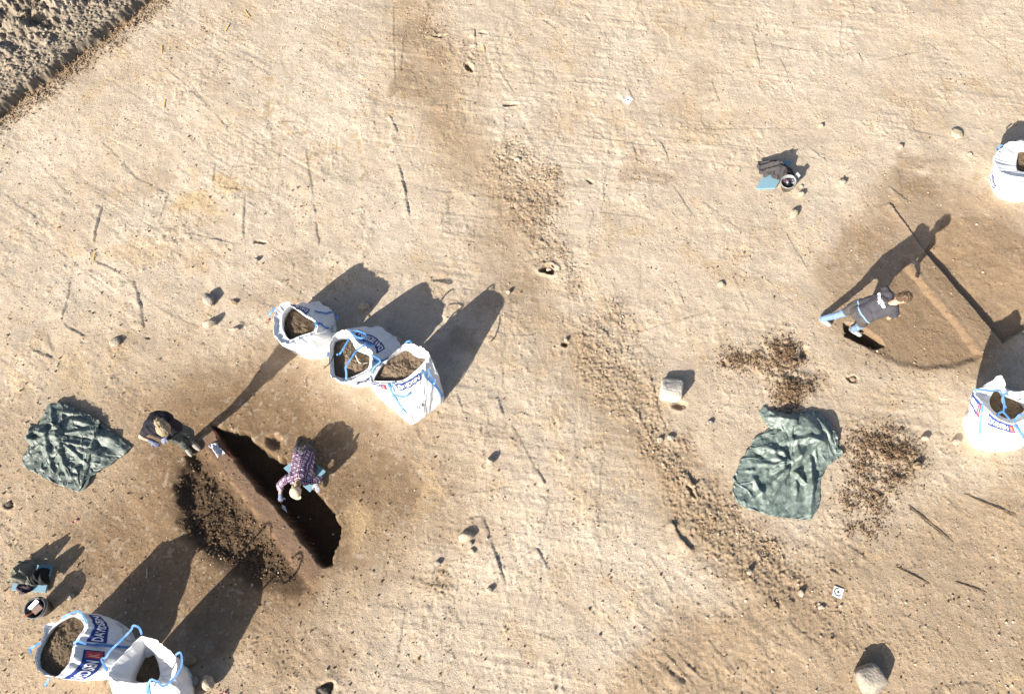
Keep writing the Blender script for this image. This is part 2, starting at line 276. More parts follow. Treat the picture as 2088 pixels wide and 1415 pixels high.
# ---- little holes
for u, v, a, b, d, ang in ((1117, 549, .15, .10, .26, -10), (561, 899, .17, .12, .09, -40), (896, 75, .05, .17, .10, 90), (957, 140, .08, .14, .10, 30), (1041, 214, .06, .17, .10, 90), (1153, 702, .06, .06, .10, 0), (1385, 825, .16, .08, .07, 0), (1738, 771, .10, .08, .06, 0),
                           (1640, 720, .1, .12, .06, 0), (1480, 742, .06, .06, .04, 0), (1202, 370, .09, .05, .04, -35), (665, 1402, .14, .1, .08, 0), (532, 495, .03, .14, .05, 80), (985, 70, .04, .1, .05, 80), (390, 930, .1, .06, .05, 20), (1410, 1000, .05, .15, .06, 30), (20, 1028, .1, .06, .05, 0), (300, 690, .06, .03, .03, 0)):
    p = W2(u, v); s_ = win([p[:2]], 0.5); c, s = math.cos(R(ang)), math.sin(R(ang)); X = GX[s_] - p[0] + .045 * n6[s_]; Y = GY[s_] - p[1] + .05 * n3[s_]
    q = np.hypot((X * c + Y * s) / a, (-X * s + Y * c) / b); Z[s_] -= d * (1 - sstep(0.4, 1.15, q)) - 0.10 * d * np.exp(-((q - 1.3) / 0.3) ** 2)
    mk = (1 - sstep(0.6, 1.2, q))[..., None] * 0.55; C[s_] = C[s_] * (1 - mk) + BROWN * 0.8 * mk
# ---- low heaps of loose dug soil
heap = np.zeros(GX.shape); hn = fbm(GX * 3.5, GY * 3.5, 171, 4, .65)
for u, v, a, b, h, ang, k in ((1592, 730, 50, 56, .05, 0, 1), (1525, 732, 74, 30, .015, 0, .75), (1606, 800, 36, 50, .04, 0, .9), (1800, 935, 84, 70, .05, 20, 1), (1768, 1015, 76, 52, .02, 0, .7), (1760, 1080, 60, 30, .01, 0, .4), (1630, 780, 50, 30, .01, 0, .6)):
    c, s = math.cos(R(ang)), math.sin(R(ang)); du, dv = PX_ - u, PY_ - v
    r_ = np.hypot((du * c + dv * s) / a, (-du * s + dv * c) / b)
    m = k * np.clip(1.25 * np.exp(-1.3 * r_ ** 2) - 0.12, 0, 1) * np.clip(0.65 + 1.1 * hn + 0.5 * n6, 0, 1.3); m = np.clip(m, 0, 1)
    heap = np.maximum(heap, m); Z += h * m * (0.6 + 0.8 * vn(GX * 6, GY * 6, 161))
tint(heap, rgb(0.185, 0.122, 0.07), 1.0)
Z += heap * 0.03 * np.abs(fbm(GX * 13, GY * 13, 167, 3, .7))
# ---- grit: crumbs a centimetre or two high all over
rng = np.random.default_rng(4)
dens = 0.02 + 0.07 * np.clip(n5 + 0.2, 0, 1) + 0.10 * sstep(.25, .6, n6 + .5 * n3) + 0.16 * cl + 0.25 * heap + 0.3 * foot_ + 0.3 * spoil * (dd < 3)
dens = dens + 0.02 * sstep(900, 1200, PY_) + 0.02 * sstep(700, 300, PX_) * sstep(700, 1000, PY_)
hit = (rng.random(GX.shape) < dens) & near
amt = np.where(hit, 0.006 + 0.016 * rng.random(GX.shape) ** 3 + 0.014 * (cl + heap + spoil) * rng.random(GX.shape), 0)
Z += amt
hp = (rng.random(GX.shape) < 0.006) & near
Z -= np.where(hp, 0.012, 0)
g_ = (rng.random(GX.shape) - 0.5)[..., None]
C *= 1 + 0.12 * g_ + 0.10 * n6[..., None] + 0.12 * n5[..., None] + 0.08 * n3[..., None]
tm = np.where(hit & (C[..., 0] > .25), 0.35 * rng.random(GX.shape), 0)[..., None] * (rng.random(GX.shape) < 0.6)[..., None]
C[:] = C * (1 - tm) + TAN * 0.8 * tm
C[:] = np.clip(C, 0.02, 0.75)
Z[~near] *= 0.6
def gz(x, y):
    i = int(np.clip(np.searchsorted(XS, x) - 1, 0, len(XS) - 2)); j = int(np.clip(np.searchsorted(YS, y) - 1, 0, len(YS) - 2))
    a = (x - XS[i]) / (XS[i + 1] - XS[i]); b = (y - YS[j]) / (YS[j + 1] - YS[j])
    return float((Z[j, i] * (1 - a) + Z[j, i + 1] * a) * (1 - b) + (Z[j + 1, i] * (1 - a) + Z[j + 1, i + 1] * a) * b)
def gzv(x, y):
    i = np.clip(np.searchsorted(XS, x) - 1, 0, len(XS) - 2); j = np.clip(np.searchsorted(YS, y) - 1, 0, len(YS) - 2)
    return Z[j, i]
def P3(u, v, up=0.0):
    """point on the ground (plus up) that the photo shows at pixel u, v"""
    z = 0.0
    for _ in range(4):
        p = W2(u, v, z + up); z = gz(p[0], p[1])
    p = W2(u, v, z + up); return Vector(p)

# ---------------------------------------------------------------- materials
def mat(name, col, rough=0.8, spec=0.3, bump=None, var=None, sheen=0.0, metal=0.0, coat=0.0):
    m = bpy.data.materials.new(name); m.use_nodes = True; t = m.node_tree; b = t.nodes['Principled BSDF']
    b.inputs['Base Color'].default_value = (*col, 1); b.inputs['Roughness'].default_value = rough; b.inputs['Metallic'].default_value = metal
    b.inputs['Specular IOR Level'].default_value = spec
    if sheen: b.inputs['Sheen Weight'].default_value = sheen
    tc = t.nodes.new('ShaderNodeTexCoord')
    if var:      # (scale, second colour, amount)
        n = t.nodes.new('ShaderNodeTexNoise'); n.inputs['Scale'].default_value = var[0]; n.inputs['Detail'].default_value = 6; n.inputs['Roughness'].default_value = 0.65
        t.links.new(tc.outputs['Object'], n.inputs['Vector'])
        r = t.nodes.new('ShaderNodeValToRGB'); r.color_ramp.elements[0].position = 0.38; r.color_ramp.elements[1].position = 0.66
        r.color_ramp.elements[0].color = (*col, 1); c2 = [a * (1 - var[2]) + q * var[2] for a, q in zip(col, var[1])]; r.color_ramp.elements[1].color = (*c2, 1)
        t.links.new(n.outputs[0], r.inputs[0]); t.links.new(r.outputs[0], b.inputs['Base Color'])
    if bump:     # (scale, distance)
        n = t.nodes.new('ShaderNodeTexNoise'); n.inputs['Scale'].default_value = bump[0]; n.inputs['Detail'].default_value = 5
        t.links.new(tc.outputs['Object'], n.inputs['Vector'])
        q = t.nodes.new('ShaderNodeBump'); q.inputs['Distance'].default_value = bump[1]; q.inputs['Strength'].default_value = 1.0
        t.links.new(n.outputs[0], q.inputs['Height']); t.links.new(q.outputs[0], b.inputs['Normal'])
    return m
def soil_mat(name, attr=None, col=(0.2, 0.15, 0.1)):
    m = mat(name, col, 0.95, 0.15); t = m.node_tree; b = t.nodes['Principled BSDF']; tc = next(n for n in t.nodes if n.type == 'TEX_COORD')
    n = t.nodes.new('ShaderNodeTexNoise'); n.inputs['Scale'].default_value = 34; n.inputs['Detail'].default_value = 8; n.inputs['Roughness'].default_value = 0.72
    t.links.new(tc.outputs['Object'], n.inputs['Vector'])
    r = t.nodes.new('ShaderNodeMapRange'); r.inputs[1].default_value = 0.3; r.inputs[2].default_value = 0.7; r.inputs[3].default_value = 0.80; r.inputs[4].default_value = 1.18
    t.links.new(n.outputs[0], r.inputs[0])
    mx = t.nodes.new('ShaderNodeMix'); mx.data_type = 'RGBA'; mx.blend_type = 'MULTIPLY'; mx.inputs[0].default_value = 1.0
    if attr:
        a = t.nodes.new('ShaderNodeAttribute'); a.attribute_name = attr; t.links.new(a.outputs['Color'], mx.inputs[6])
    else: mx.inputs[6].default_value = (*col, 1)
    t.links.new(r.outputs[0], mx.inputs[7]); t.links.new(mx.outputs[2], b.inputs['Base Color'])
    n2_ = t.nodes.new('ShaderNodeTexNoise'); n2_.inputs['Scale'].default_value = 42; n2_.inputs['Detail'].default_value = 6; n2_.inputs['Roughness'].default_value = 0.7
    t.links.new(tc.outputs['Object'], n2_.inputs['Vector'])
    q = t.nodes.new('ShaderNodeBump'); q.inputs['Distance'].default_value = 0.014; q.inputs['Strength'].default_value = 1.0
    t.links.new(n2_.outputs[0], q.inputs['Height']); t.links.new(q.outputs[0], b.inputs['Normal'])
    return m

# ---------------------------------------------------------------- object helpers
def grid_faces(nr, nc, wrap=False):
    i = np.arange(nr - 1)[:, None]; j = np.arange(nc if wrap else nc - 1)[None, :]; k = (j + 1) % nc
    return np.stack([i * nc + j, i * nc + k, (i + 1) * nc + k, (i + 1) * nc + j], -1).reshape(-1, 4)
def raw_mesh(name, V, Fq, smooth=True):
    V = np.asarray(V, np.float32).reshape(-1, 3); Fq = np.asarray(Fq, np.int32)
    me = bpy.data.meshes.new(name); me.vertices.add(len(V)); me.vertices.foreach_set('co', V.ravel())
    k = Fq.shape[1]; me.loops.add(Fq.size); me.loops.foreach_set('vertex_index', Fq.ravel()); me.polygons.add(len(Fq))
    me.polygons.foreach_set('loop_start', np.arange(0, Fq.size, k, dtype=np.int32)); me.polygons.foreach_set('use_smooth', np.full(len(Fq), smooth))
    me.update(calc_edges=True); return me
def link(name, me, m, parent=None, label=None, cat=None, group=None, kind=None):
    o = bpy.data.objects.new(name, me); COL.objects.link(o)
    if m is not None: me.materials.clear(); me.materials.append(m)
    if parent is not None:
        o.parent = parent; o.matrix_parent_inverse = Matrix.Translation(parent.location).inverted()
    tag(o, label, cat, group, kind); return o
def tag(o, label=None, cat=None, group=None, kind=None):
    for k_, v_ in (('label', label), ('category', cat), ('group', group), ('kind', kind)):
        if v_: o[k_] = v_
def thing(name, label, cat, loc, group=None):
    o = bpy.data.objects.new(name, None); COL.objects.link(o); o.location = loc; o.empty_display_size = 0.1; tag(o, label, cat, group); return o

me = raw_mesh('ground', np.stack([GX, GY, Z], -1), grid_faces(len(YS), len(XS)))
ca = me.color_attributes.new('soil', 'FLOAT_COLOR', 'POINT')
ca.data.foreach_set('color', np.concatenate([C, np.ones(GX.shape + (1,))], -1).astype(np.float32).ravel())
link('ground', me, soil_mat('dry_soil', 'soil'), kind='structure')
# ---------------------------------------------------------------- loose crumbs and clods (uncountable)
PHI = (1 + 5 ** .5) / 2
ICO_V = np.array([(-1, PHI, 0), (1, PHI, 0), (-1, -PHI, 0), (1, -PHI, 0), (0, -1, PHI), (0, 1, PHI), (0, -1, -PHI), (0, 1, -PHI), (PHI, 0, -1), (PHI, 0, 1), (-PHI, 0, -1), (-PHI, 0, 1)]) / math.sqrt(1 + PHI * PHI)
ICO_F = np.array([(0, 11, 5), (0, 5, 1), (0, 1, 7), (0, 7, 10), (0, 10, 11), (1, 5, 9), (5, 11, 4), (11, 10, 2), (10, 7, 6), (7, 1, 8), (3, 9, 4), (3, 4, 2), (3, 2, 6), (3, 6, 8), (3, 8, 9), (4, 9, 5), (2, 4, 11), (6, 2, 10), (8, 6, 7), (9, 8, 1)])
CLOD_M = soil_mat('clod_soil', 'soil')
def clods(name, label, mask, N, s0, s1, cols, seed, pw=2.5, sink=0.35):
    g = np.random.default_rng(seed); p = np.where(near & (PX_ > -120) & (PX_ < 2210) & (PY_ > -120) & (PY_ < 1540), mask, 0).ravel()
    idx = g.choice(p.size, N, p=p / p.sum())
    x = GX.ravel()[idx] + g.uniform(-.02, .02, N); y = GY.ravel()[idx] + g.uniform(-.02, .02, N)
    sz = s0 + (s1 - s0) * g.random(N) ** pw
    A = g.normal(size=(N, 3, 3)); Q, _ = np.linalg.qr(A)
    sc3 = g.uniform(0.6, 1.25, (N, 1, 3)) * sz[:, None, None]
    V = ICO_V[None] * g.uniform(0.72, 1.2, (N, 12, 1)) * sc3
    V = np.einsum('nij,nkj->nki', Q, V); V[..., 2] *= 0.8
    V += np.stack([x, y, gzv(x, y) + sz * sink], -1)[:, None]
    Fq = (ICO_F[None] + 12 * np.arange(N)[:, None, None]).reshape(-1, 3)
    me = raw_mesh(name, V, Fq, False)
    cc = np.array(cols)[g.integers(0, len(cols), N)] * g.uniform(0.75, 1.2, (N, 1))
    ca = me.color_attributes.new('soil', 'FLOAT_COLOR', 'POINT')
    ca.data.foreach_set('color', np.repeat(np.concatenate([cc, np.ones((N, 1))], 1), 12, 0).astype(np.float32).ravel())
    link(name, me, CLOD_M, None, label, 'soil', None, 'stuff')
HL = rgb(0.37, 0.32, 0.25)
clods('topsoil_clods', 'grey lumpy clods of topsoil heaped in the top left corner', (dd > 0.12) * (0.3 + np.clip(lump + 0.3, 0, 1)), 3200, 0.008, 0.045, [HUMUS, HL, HL * 0.95, HUMUS * 0.9], 1, 3.6, 0.15)
clods('trench_edge_rubble', 'brown crumbs lying along the foot of the cut topsoil edge', foot_ ** 1.5, 5200, 0.007, 0.026, [BROWN * 1.2, TAN, BROWN, HUMUS], 2)
clods('subsoil_clods', 'pale brown clods in a band across the middle of the site', cl ** 1.6 * np.clip(n5 + 0.25, 0.03, 1), 2600, 0.005, 0.028, [SAND * .85, TAN, TAN * 0.85, TAN, GREYS], 3, 4.5, 0.05)
clods('dug_soil_crumbs', 'dark brown dug crumbs spread around the green sheet on the right', heap ** 1.2 * (PX_ > 1200) + 0.012 * near * (PX_ > 1400) * (PX_ < 1960) * (PY_ > 660) * (PY_ < 1120) * np.clip(n5 + .3, 0, 1), 12000, 0.004, 0.020, [rgb(0.19, 0.125, 0.07), rgb(0.23, 0.155, 0.09), rgb(0.14, 0.09, 0.055), rgb(0.10, 0.065, 0.04)], 4, 3.2, 0.25)
pl = sstep(0.0, 0.2, poly_sd(GX, GY, wp(PIT_L))); pl = pl * (0.2 + np.clip(n5 + .4, 0, 1))
clods('pit_floor_crumbs', 'dark crumbly soil in the dug half beside the baulk on the left', pl, 2600, 0.007, 0.032, [DARK * .8, DARK * 1.3, DARK * .6, DARK * 1.0], 5, 3.8, 0.1)
sp = near * (dd < -0.2) * np.clip(0.25 + n5 + 0.4 * n4 + 0.4 * sstep(800, 1300, PY_) + 0.35 * sstep(300, 100, PX_) * (PY_ > 600), 0.06, 2)
clods('scattered_grit', 'small loose stones and crumbs scattered over the scraped ground', sp, 15000, 0.004, 0.024, [SAND, TAN, BROWN, SAND2, BROWN * 0.6, GREYS], 6, 5.5, 0.4)

# ---------------------------------------------------------------- single stones
def rock(seed, cuts=0, sub=3, rough_=0.16, box_=1.0):
    bm = bmesh.new(); bmesh.ops.create_icosphere(bm, subdivisions=sub, radius=1.0); g = random.Random(seed)
    planes = [(Vector((g.gauss(0, 1), g.gauss(0, 1), g.gauss(0, .7))).normalized(), g.uniform(0.6, 0.82)) for _ in range(cuts)]
    for v in bm.verts:
        p = Vector([math.copysign(abs(q) ** box_, q) for q in v.co])
        for n, d in planes:
            t = p.dot(n)
            if t > d: p -= n * (t - d) * 0.92
        q = p * 1.7 + Vector((seed * 3.1, seed * 1.7, 0))
        k = float(vn(np.array(q.x + q.z * 0.7), np.array(q.y - q.z * 0.9), seed)) - 0.5; k2 = float(vn(np.array(q.x * 3 + q.z), np.array(q.y * 3 - q.z * 2), seed + 3)) - 0.5
        v.co = p * (1 + rough_ * 2 * k + rough_ * 0.5 * k2)
    me = bpy.data.meshes.new('stone'); bm.to_mesh(me); bm.free()
    me.polygons.foreach_set('use_smooth', [True] * len(me.polygons)); return me
def stone_mat(name, c, c2=None): return mat(name, c, 0.85, 0.25, (26, 0.02), (9, c2 or tuple(q * 0.62 for q in c), 0.8))
STM = [stone_mat('stone_pale', (0.47, 0.39, 0.29)), stone_mat('stone_grey', (0.33, 0.29, 0.24)), stone_mat('stone_brown', (0.30, 0.22, 0.14)), stone_mat('stone_dark', (0.10, 0.085, 0.07)), stone_mat('boulder_pale', (0.62, 0.56, 0.48), (0.44, 0.38, 0.3)), stone_mat('stone_sandy', (0.50, 0.41, 0.29))]
def stone(u, v, w_, l_, h_, ang, m, label, seed, cuts=3, cat='stone', name='stone'):
    """w_, l_ in photo pixels, h_ in metres"""
    p = P3(u, v); q = P3(u + 50, v); k = (q - p).length / 50
    me = rock(seed, cuts, 4 if h_ >= .24 else 3, .07 if h_ >= .24 else .16, .40 if h_ >= .24 else 1.0)
    M = Matrix.Rotation(R(ang), 4, 'Z') @ Matrix.Diagonal((w_ * k / 2, l_ * k / 2, h_ * 0.55, 1)); me.transform(M)
    o = link(name, me, STM[m], None, label, cat, 'stones on the scraped ground'); o.location = (p.x, p.y, p.z + h_ * 0.42)
for i, a in enumerate((
    (428, 613, 22, 32, .16, 20, 1, 'upper of two grey stones left of the bags, taller and rough'), (429, 662, 28, 18, .16, 30, 0, 'smooth oval pale stone, lower of two left of the bags'),
    (237, 699, 22, 20, .10, 0, 0, 'round pale stone above the folded green sheet'), (743, 629, 22, 20, .17, 0, 5, 'rounded tan stone standing between the shadows of two bags'),
    (524, 531, 12, 9, .08, 0, 1, 'tiny pale stone above the leftmost of the three bags'), (478, 673, 22, 8, .08, 5, 0, 'thin pale slab with a forked shadow left of the bags'),
    (478, 616, 14, 12, .05, 0, 2, 'brown clod of soil beside two pale stones'), (1119, 551, 11, 9, .06, 0, 0, 'pale stone lying inside a small dark hole'),
    (999, 941, 16, 16, .12, 0, 5, 'small sandy stone alone near the middle of the ground'), (951, 1094, 36, 22, .12, 15, 0, 'broad pale slab right of the plaid shirted digger'),
    (963, 1124, 15, 10, .05, -20, 5, 'small flat stone just below a broad pale slab'), (998, 1203, 15, 13, .07, 0, 5, 'small sandy stone at the foot of a long scraped edge'),
    (1367, 798, 44, 48, .27, -6, 4, 'large squarish whitish boulder above the clod band'), (1770, 1386, 52, 62, .26, 25, 1, 'big grey and pale boulder at the bottom right'),
    (1471, 581, 18, 14, .06, 0, 5, 'flat sandy stone with a broad shadow right of the hole'), (1949, 275, 24, 26, .10, 20, 5, 'flat sandy stone left of the top right bag'),
    (1834, 302, 14, 13, .09, 0, 0, 'pale stone between a flat sandy stone and the mat'), (1978, 317, 12, 8, .05, -20, 5, 'small pale stone nearest the top right bag'),
    (1673, 259, 10, 10, .08, 0, 5, 'small upright stone above the dark jacket'), (1716, 374, 14, 13, .11, 0, 5, 'squarish stone right of the clear bucket'),
    (1634, 381, 7, 7, .04, 0, 0, 'tiny pebble touching the clear bucket area'), (1632, 398, 14, 12, .10, 20, 5, 'rounded pale stone just below the clear bucket'),
    (1616, 439, 15, 24, .13, -30, 5, 'upright sandy stone below the jacket and mat'), (1884, 894, 17, 13, .09, 0, 5, 'pale stone upper left of the right hand bag base'),
    (1948, 902, 17, 14, .10, 0, 0, 'round pale stone close beside the right hand bag'), (1868, 951, 18, 18, .13, 0, 2, 'brown stone at the right rim of the dark crumb heap'),
    (428, 1388, 24, 34, .22, 25, 0, 'tall pale stone right of the bottom left bags'), (397, 1391, 20, 24, .14, 10, 1, 'grey stone in shadow touching the nearer bottom bag'),
    (393, 1347, 26, 20, .10, 35, 2, 'angular brown stone in the bag shadow'), (147, 1216, 14, 14, .10, 0, 1, 'small grey stone right of the bucket'),
    (1737, 774, 14, 12, .08, 0, 2, 'dark clod with a round shadow below the right pit'), (22, 1027, 15, 11, .07, 20, 3, 'dark flat lump at the left edge of the photo'),
    (663, 1407, 26, 16, .12, 0, 3, 'dark lump cut by the bottom edge of the photo'), (893, 1148, 14, 12, .06, 0, 1, 'grey clod on a patch of pale rubble'),
    (1526, 1166, 12, 12, .10, 0, 0, 'small upright white stone in the lower clod band'), (1447, 862, 12, 11, .06, 0, 1, 'grey cobble among clods below the white boulder'),
    (1345, 897, 13, 14, .07, 0, 0, 'pale cobble at the head of the clod band'), (1366, 893, 15, 12, .06, 0, 0, 'whitish cobble among the crumbs below the boulder'),
    (1037, 597, 9, 8, .08, 0, 0, 'small pale stone beside its dark shadow below the hole'), (1154, 694, 8, 8, .06, 0, 0, 'tiny white pebble standing in the middle clod band'),
    (1055, 327, 13, 10, .07, 0, 5, 'largest sandy clod in the upper clod band'), (1675, 1238, 16, 9, .05, 10, 0, 'pale oblong stone below the ring marked target'),
    (1632, 1209, 12, 14, .09, 0, 0, 'whitish stone left of the ring marked target'), (960, 1108, 10, 10, .05, 0, 1, 'small cobble between the broad slab and the flat stone'))):
    stone(*a[:8], 100 + i * 7, 0 if a[2] < 11 else (2 if a[4] >= .24 else 3))
# ---------------------------------------------------------------- white bulk bags
def ctrl_loop(P, n):
    """closed, slightly tightened Catmull-Rom through the rows of P, n points per control"""
    P = np.asarray(P, float); K = len(P); t = (np.arange(n) / n)[:, None]; out = []
    for i in range(K):
        p0, p1, p2, p3 = P[i - 1], P[i], P[(i + 1) % K], P[(i + 2) % K]
        m1 = (p2 - p0) * 0.36; m2 = (p3 - p1) * 0.36
        out.append((2 * t ** 3 - 3 * t ** 2 + 1) * p1 + (t ** 3 - 2 * t ** 2 + t) * m1 + (-2 * t ** 3 + 3 * t ** 2) * p2 + (t ** 3 - t ** 2) * m2)
    return np.concatenate(out)
BAG_W = mat('bag_fabric', (0.78, 0.79, 0.80), 0.55, 0.35, (55, 0.004), (4.5, (0.62, 0.59, 0.54), 0.55))
STRAP = mat('blue_strap', (0.045, 0.19, 0.47), 0.6, 0.3, (80, 0.004), (14, (0.24, 0.42, 0.66), 0.7))
BAND = mat('blue_print', (0.015, 0.045, 0.22), 0.5, 0.3)
WHITE = mat('white_print', (0.82, 0.82, 0.84), 0.6, 0.3)
REDP = mat('red_print', (0.55, 0.06, 0.05), 0.6, 0.3)
PEN = mat('marker_ink', (0.02, 0.025, 0.09), 0.6, 0.3)
FAINT = mat('grey_print', (0.36, 0.37, 0.42), 0.6, 0.3)
FILL = soil_mat('bag_soil', None, (0.145, 0.105, 0.068)); FILL2 = soil_mat('bag_soil_dry', None, (0.21, 0.155, 0.105))
def text_mesh(s, bold=0.0):
    cu = bpy.data.curves.new('t', 'FONT'); cu.body = s; cu.size = 1.0; cu.offset = bold; cu.resolution_u = 3
    o = bpy.data.objects.new('t', cu); COL.objects.link(o)
    me = bpy.data.meshes.new_from_object(o.evaluated_get(bpy.context.evaluated_depsgraph_get()))
    bpy.data.objects.remove(o); bm = bmesh.new(); bm.from_mesh(me)
    bmesh.ops.triangulate(bm, faces=bm.faces)
    V = np.array([v.co[:2] for v in bm.verts]); Fq = [[v.index for v in f.verts] for f in bm.faces]; bm.free(); bpy.data.meshes.remove(me)
    V -= V.min(0); V /= V.max(0); return V, np.array(Fq)
WORD = text_mesh('DAVIDSEN', 0.03)
def ribbon(name, pts, nrm, width, m, parent, thick=0.006):
    """flat webbing strip along 3-D points; nrm gives the face direction at every point"""
    P = np.array(pts, float); N_ = np.array(nrm, float); T = np.gradient(P, axis=0); T /= np.linalg.norm(T, axis=1)[:, None] + 1e-9
    B = np.cross(T, N_); B /= np.linalg.norm(B, axis=1)[:, None] + 1e-9; N_ = np.cross(B, T)
    h = width / 2; k = thick / 2
    ring = np.stack([P - B * h - N_ * k, P + B * h - N_ * k, P + B * h + N_ * k, P - B * h + N_ * k], 1)
    Fq = grid_faces(len(P), 4, True).tolist(); Fq.append([3, 2, 1, 0]); n = 4 * (len(P) - 1); Fq.append([n, n + 1, n + 2, n + 3])
    return link(name, raw_mesh(name, ring, Fq, False), m, parent)
def smooth_line(P, n=8):
    P = np.array(P, float); Q = [P[0]]; K = len(P)
    for i in range(K - 1):
        p0, p1, p2, p3 = P[max(i - 1, 0)], P[i], P[i + 1], P[min(i + 2, K - 1)]
        for t in np.arange(1, n + 1) / n:
            Q.append(0.5 * ((2 * p1) + (p2 - p0) * t + (2 * p0 - 5 * p1 + 4 * p2 - p3) * t * t + (3 * p1 - p0 - 3 * p2 + p3) * t ** 3))
    return np.array(Q)
class Surf:
    def __init__(s, G, K): s.G = G; s.K = K; s.n = G.shape[1] // K
    def at(s, a, t):
        a = (np.asarray(a, float) % s.K) * s.n; r = np.clip(np.asarray(t, float), 0, 0.9999) * (s.G.shape[0] - 1)
        i = np.floor(r).astype(int); fr = (r - i)[..., None]; j = np.floor(a).astype(int); fa = (a - j)[..., None]; M = s.G.shape[1]
        g = lambda ii, jj: s.G[np.clip(ii, 0, s.G.shape[0] - 1), jj % M]
        return (g(i, j) * (1 - fa) + g(i, j + 1) * fa) * (1 - fr) + (g(i + 1, j) * (1 - fa) + g(i + 1, j + 1) * fa) * fr
    def nrm(s, a, t):
        e = 0.06; d1 = s.at(np.asarray(a) + e, t) - s.at(np.asarray(a) - e, t); d2 = s.at(a, np.asarray(t) + .03) - s.at(a, np.asarray(t) - .03)
        n = np.cross(d2, d1); return n / (np.linalg.norm(n, axis=-1)[..., None] + 1e-9)
def bag(label, soil_label, seed, M, R_, O, zm, zr, zo, zs, strips=(), bands=(), loops=(), pens=(), boxes=(), mound=0.06, dry=False, crease=1.0, soilscale=1.06):
    K = len(M); n = max(12, int(144 / K))
    c2 = np.mean(np.array([W2(*p)[:2] for p in M]), 0); zg = gz(*c2)
    Zr = np.broadcast_to(zr, (K,)); Zo = np.broadcast_to(zo, (K,))
    Mw = np.array([W2(*p, zg + zm) for p in M]); Rw = np.array([W2(*p, zg + z) for p, z in zip(R_, Zr)]); Ow = np.array([W2(*p, zg + z) for p, z in zip(O, Zo)])
    cM = Mw.mean(0); Bw = (Mw - cM) * (0.9 if zm > .15 else 0.97) + cM; Bw[:, 2] = zg - 0.03
    lM, lR, lO, lB = (ctrl_loop(q, n) for q in (Mw, Rw, Ow, Bw))
    mid = lM * 0.5 + lR * 0.5; mc = mid.mean(0); mid = (mid - mc) * np.array((1.05, 1.05, 1)) + mc
    keys = [lB, lM, mid, lR]; kt = [0, max(zm, .06) / np.mean(Zr), 0.5 + 0.5 * zm / np.mean(Zr), 1.0]
    rows = []; NT = 34
    for t in np.linspace(0, 1, NT):
        i = min(int(np.searchsorted(kt, t, 'right')) - 1, 2); f = (t - kt[i]) / (kt[i + 1] - kt[i])
        a, b = keys[i], keys[i + 1]; dt = kt[i + 1] - kt[i]
        ma = ((keys[i + 1] - keys[i - 1]) / (kt[i + 1] - kt[i - 1]) if i > 0 else (b - a) / dt) * dt
        mb = ((keys[i + 2] - keys[i]) / (kt[i + 2] - kt[i]) if i < 2 else (b - a) / dt) * dt
        rows.append((2 * f ** 3 - 3 * f ** 2 + 1) * a + (f ** 3 - 2 * f ** 2 + f) * ma + (-2 * f ** 3 + 3 * f ** 2) * b + (f ** 3 - f ** 2) * mb)
    G = np.array(rows); S0 = Surf(G, K)
    A_, T_ = np.meshgrid(np.arange(G.shape[1]) / n, np.linspace(0, 1, NT)); N0 = S0.nrm(A_, T_)
    ang = A_ / K * 2 * np.pi; cx, cy = np.cos(ang), np.sin(ang)
    w1 = fbm(cx * 3.2 + T_ * 1.5, cy * 3.2 + T_ * 3.0, seed, 4, .55); w2 = np.abs(fbm(cx * 5 + T_ * 2.5, cy * 5 - T_ * 2, seed + 5, 3)); w3 = fbm(cx * 14, cy * 14 + T_ * 1.2, seed + 9, 2)
    amp = crease * sstep(0.0, 0.15, T_)
    G = G + N0 * (amp * (0.030 * w1 - 0.044 * w2 + 0.012 * w3 * sstep(.45, 1, T_)))[..., None]
    S = Surf(G, K); S.nrm = S0.nrm
    t = thing('bulk_bag', label, 'bag', (c2[0], c2[1], zg), 'white bulk bags filled with dug soil')
    lip = G[-1]; e3 = fbm(np.cos(ang[0]) * 6, np.sin(ang[0]) * 6, seed + 3, 3)[:, None]
    inner = []
    for f in np.linspace(0.12, 1, 8):
        q = lip * (1 - f) + lO * f; q = q + np.array((0, 0, 1.0)) * (0.03 * e3 * np.sin(np.pi * f)) - np.array((0, 0, 0.05)) * np.sin(np.pi * f) * 0.6; inner.append(q)
    oc = lO.mean(0)
    for f in (0.4, 1.0):
        q = (lO - oc) * (1 + 0.10 * f) + oc; q[:, 2] = lO[:, 2] * (1 - f) + (zg + zs - 0.10) * f; inner.append(q)
    full = np.concatenate([G, np.array(inner)])
    me = raw_mesh('fabric', full, grid_faces(len(full), full.shape[1], True)[:, ::-1]); ob = link('fabric', me, BAG_W, t)
    sd = ob.modifiers.new('sub', 'SUBSURF'); sd.levels = 1; sd.render_levels = 1
    # soil inside: its own thing
    nr = 26; rr = np.linspace(0.02, 1, nr)[:, None, None]; q = (lO - oc) * soilscale; q[:, 2] = 0
    D = q[None] * rr + np.array((oc[0], oc[1], 0)); x, y = D[..., 0], D[..., 1]
    D[..., 2] = zg + zs + mound * (1 - rr[..., 0] ** 2) + 0.05 * fbm(x * 6, y * 6, seed + 20, 4, .65) + 0.018 * np.abs(fbm(x * 26, y * 26, seed + 21, 3, .7)) + 0.006 * fbm(x * 70, y * 70, seed + 23, 2) - 0.02
    so = link('dug_soil', raw_mesh('dug_soil', D, grid_faces(nr, q.shape[0], True), True), FILL2 if dry else FILL, None, soil_label, 'soil', 'soil filling the bulk bags')
    off = lambda a, tt, d: S.at(a, tt) + S0.nrm(a, tt) * d
    for pts in strips:                       # webbing sewn on along the side: (s, t) points
        q = smooth_line(pts, 8); ribbon('strap', off(q[:, 0], q[:, 1], 0.012), S0.nrm(q[:, 0], q[:, 1]), 0.040, STRAP, t)
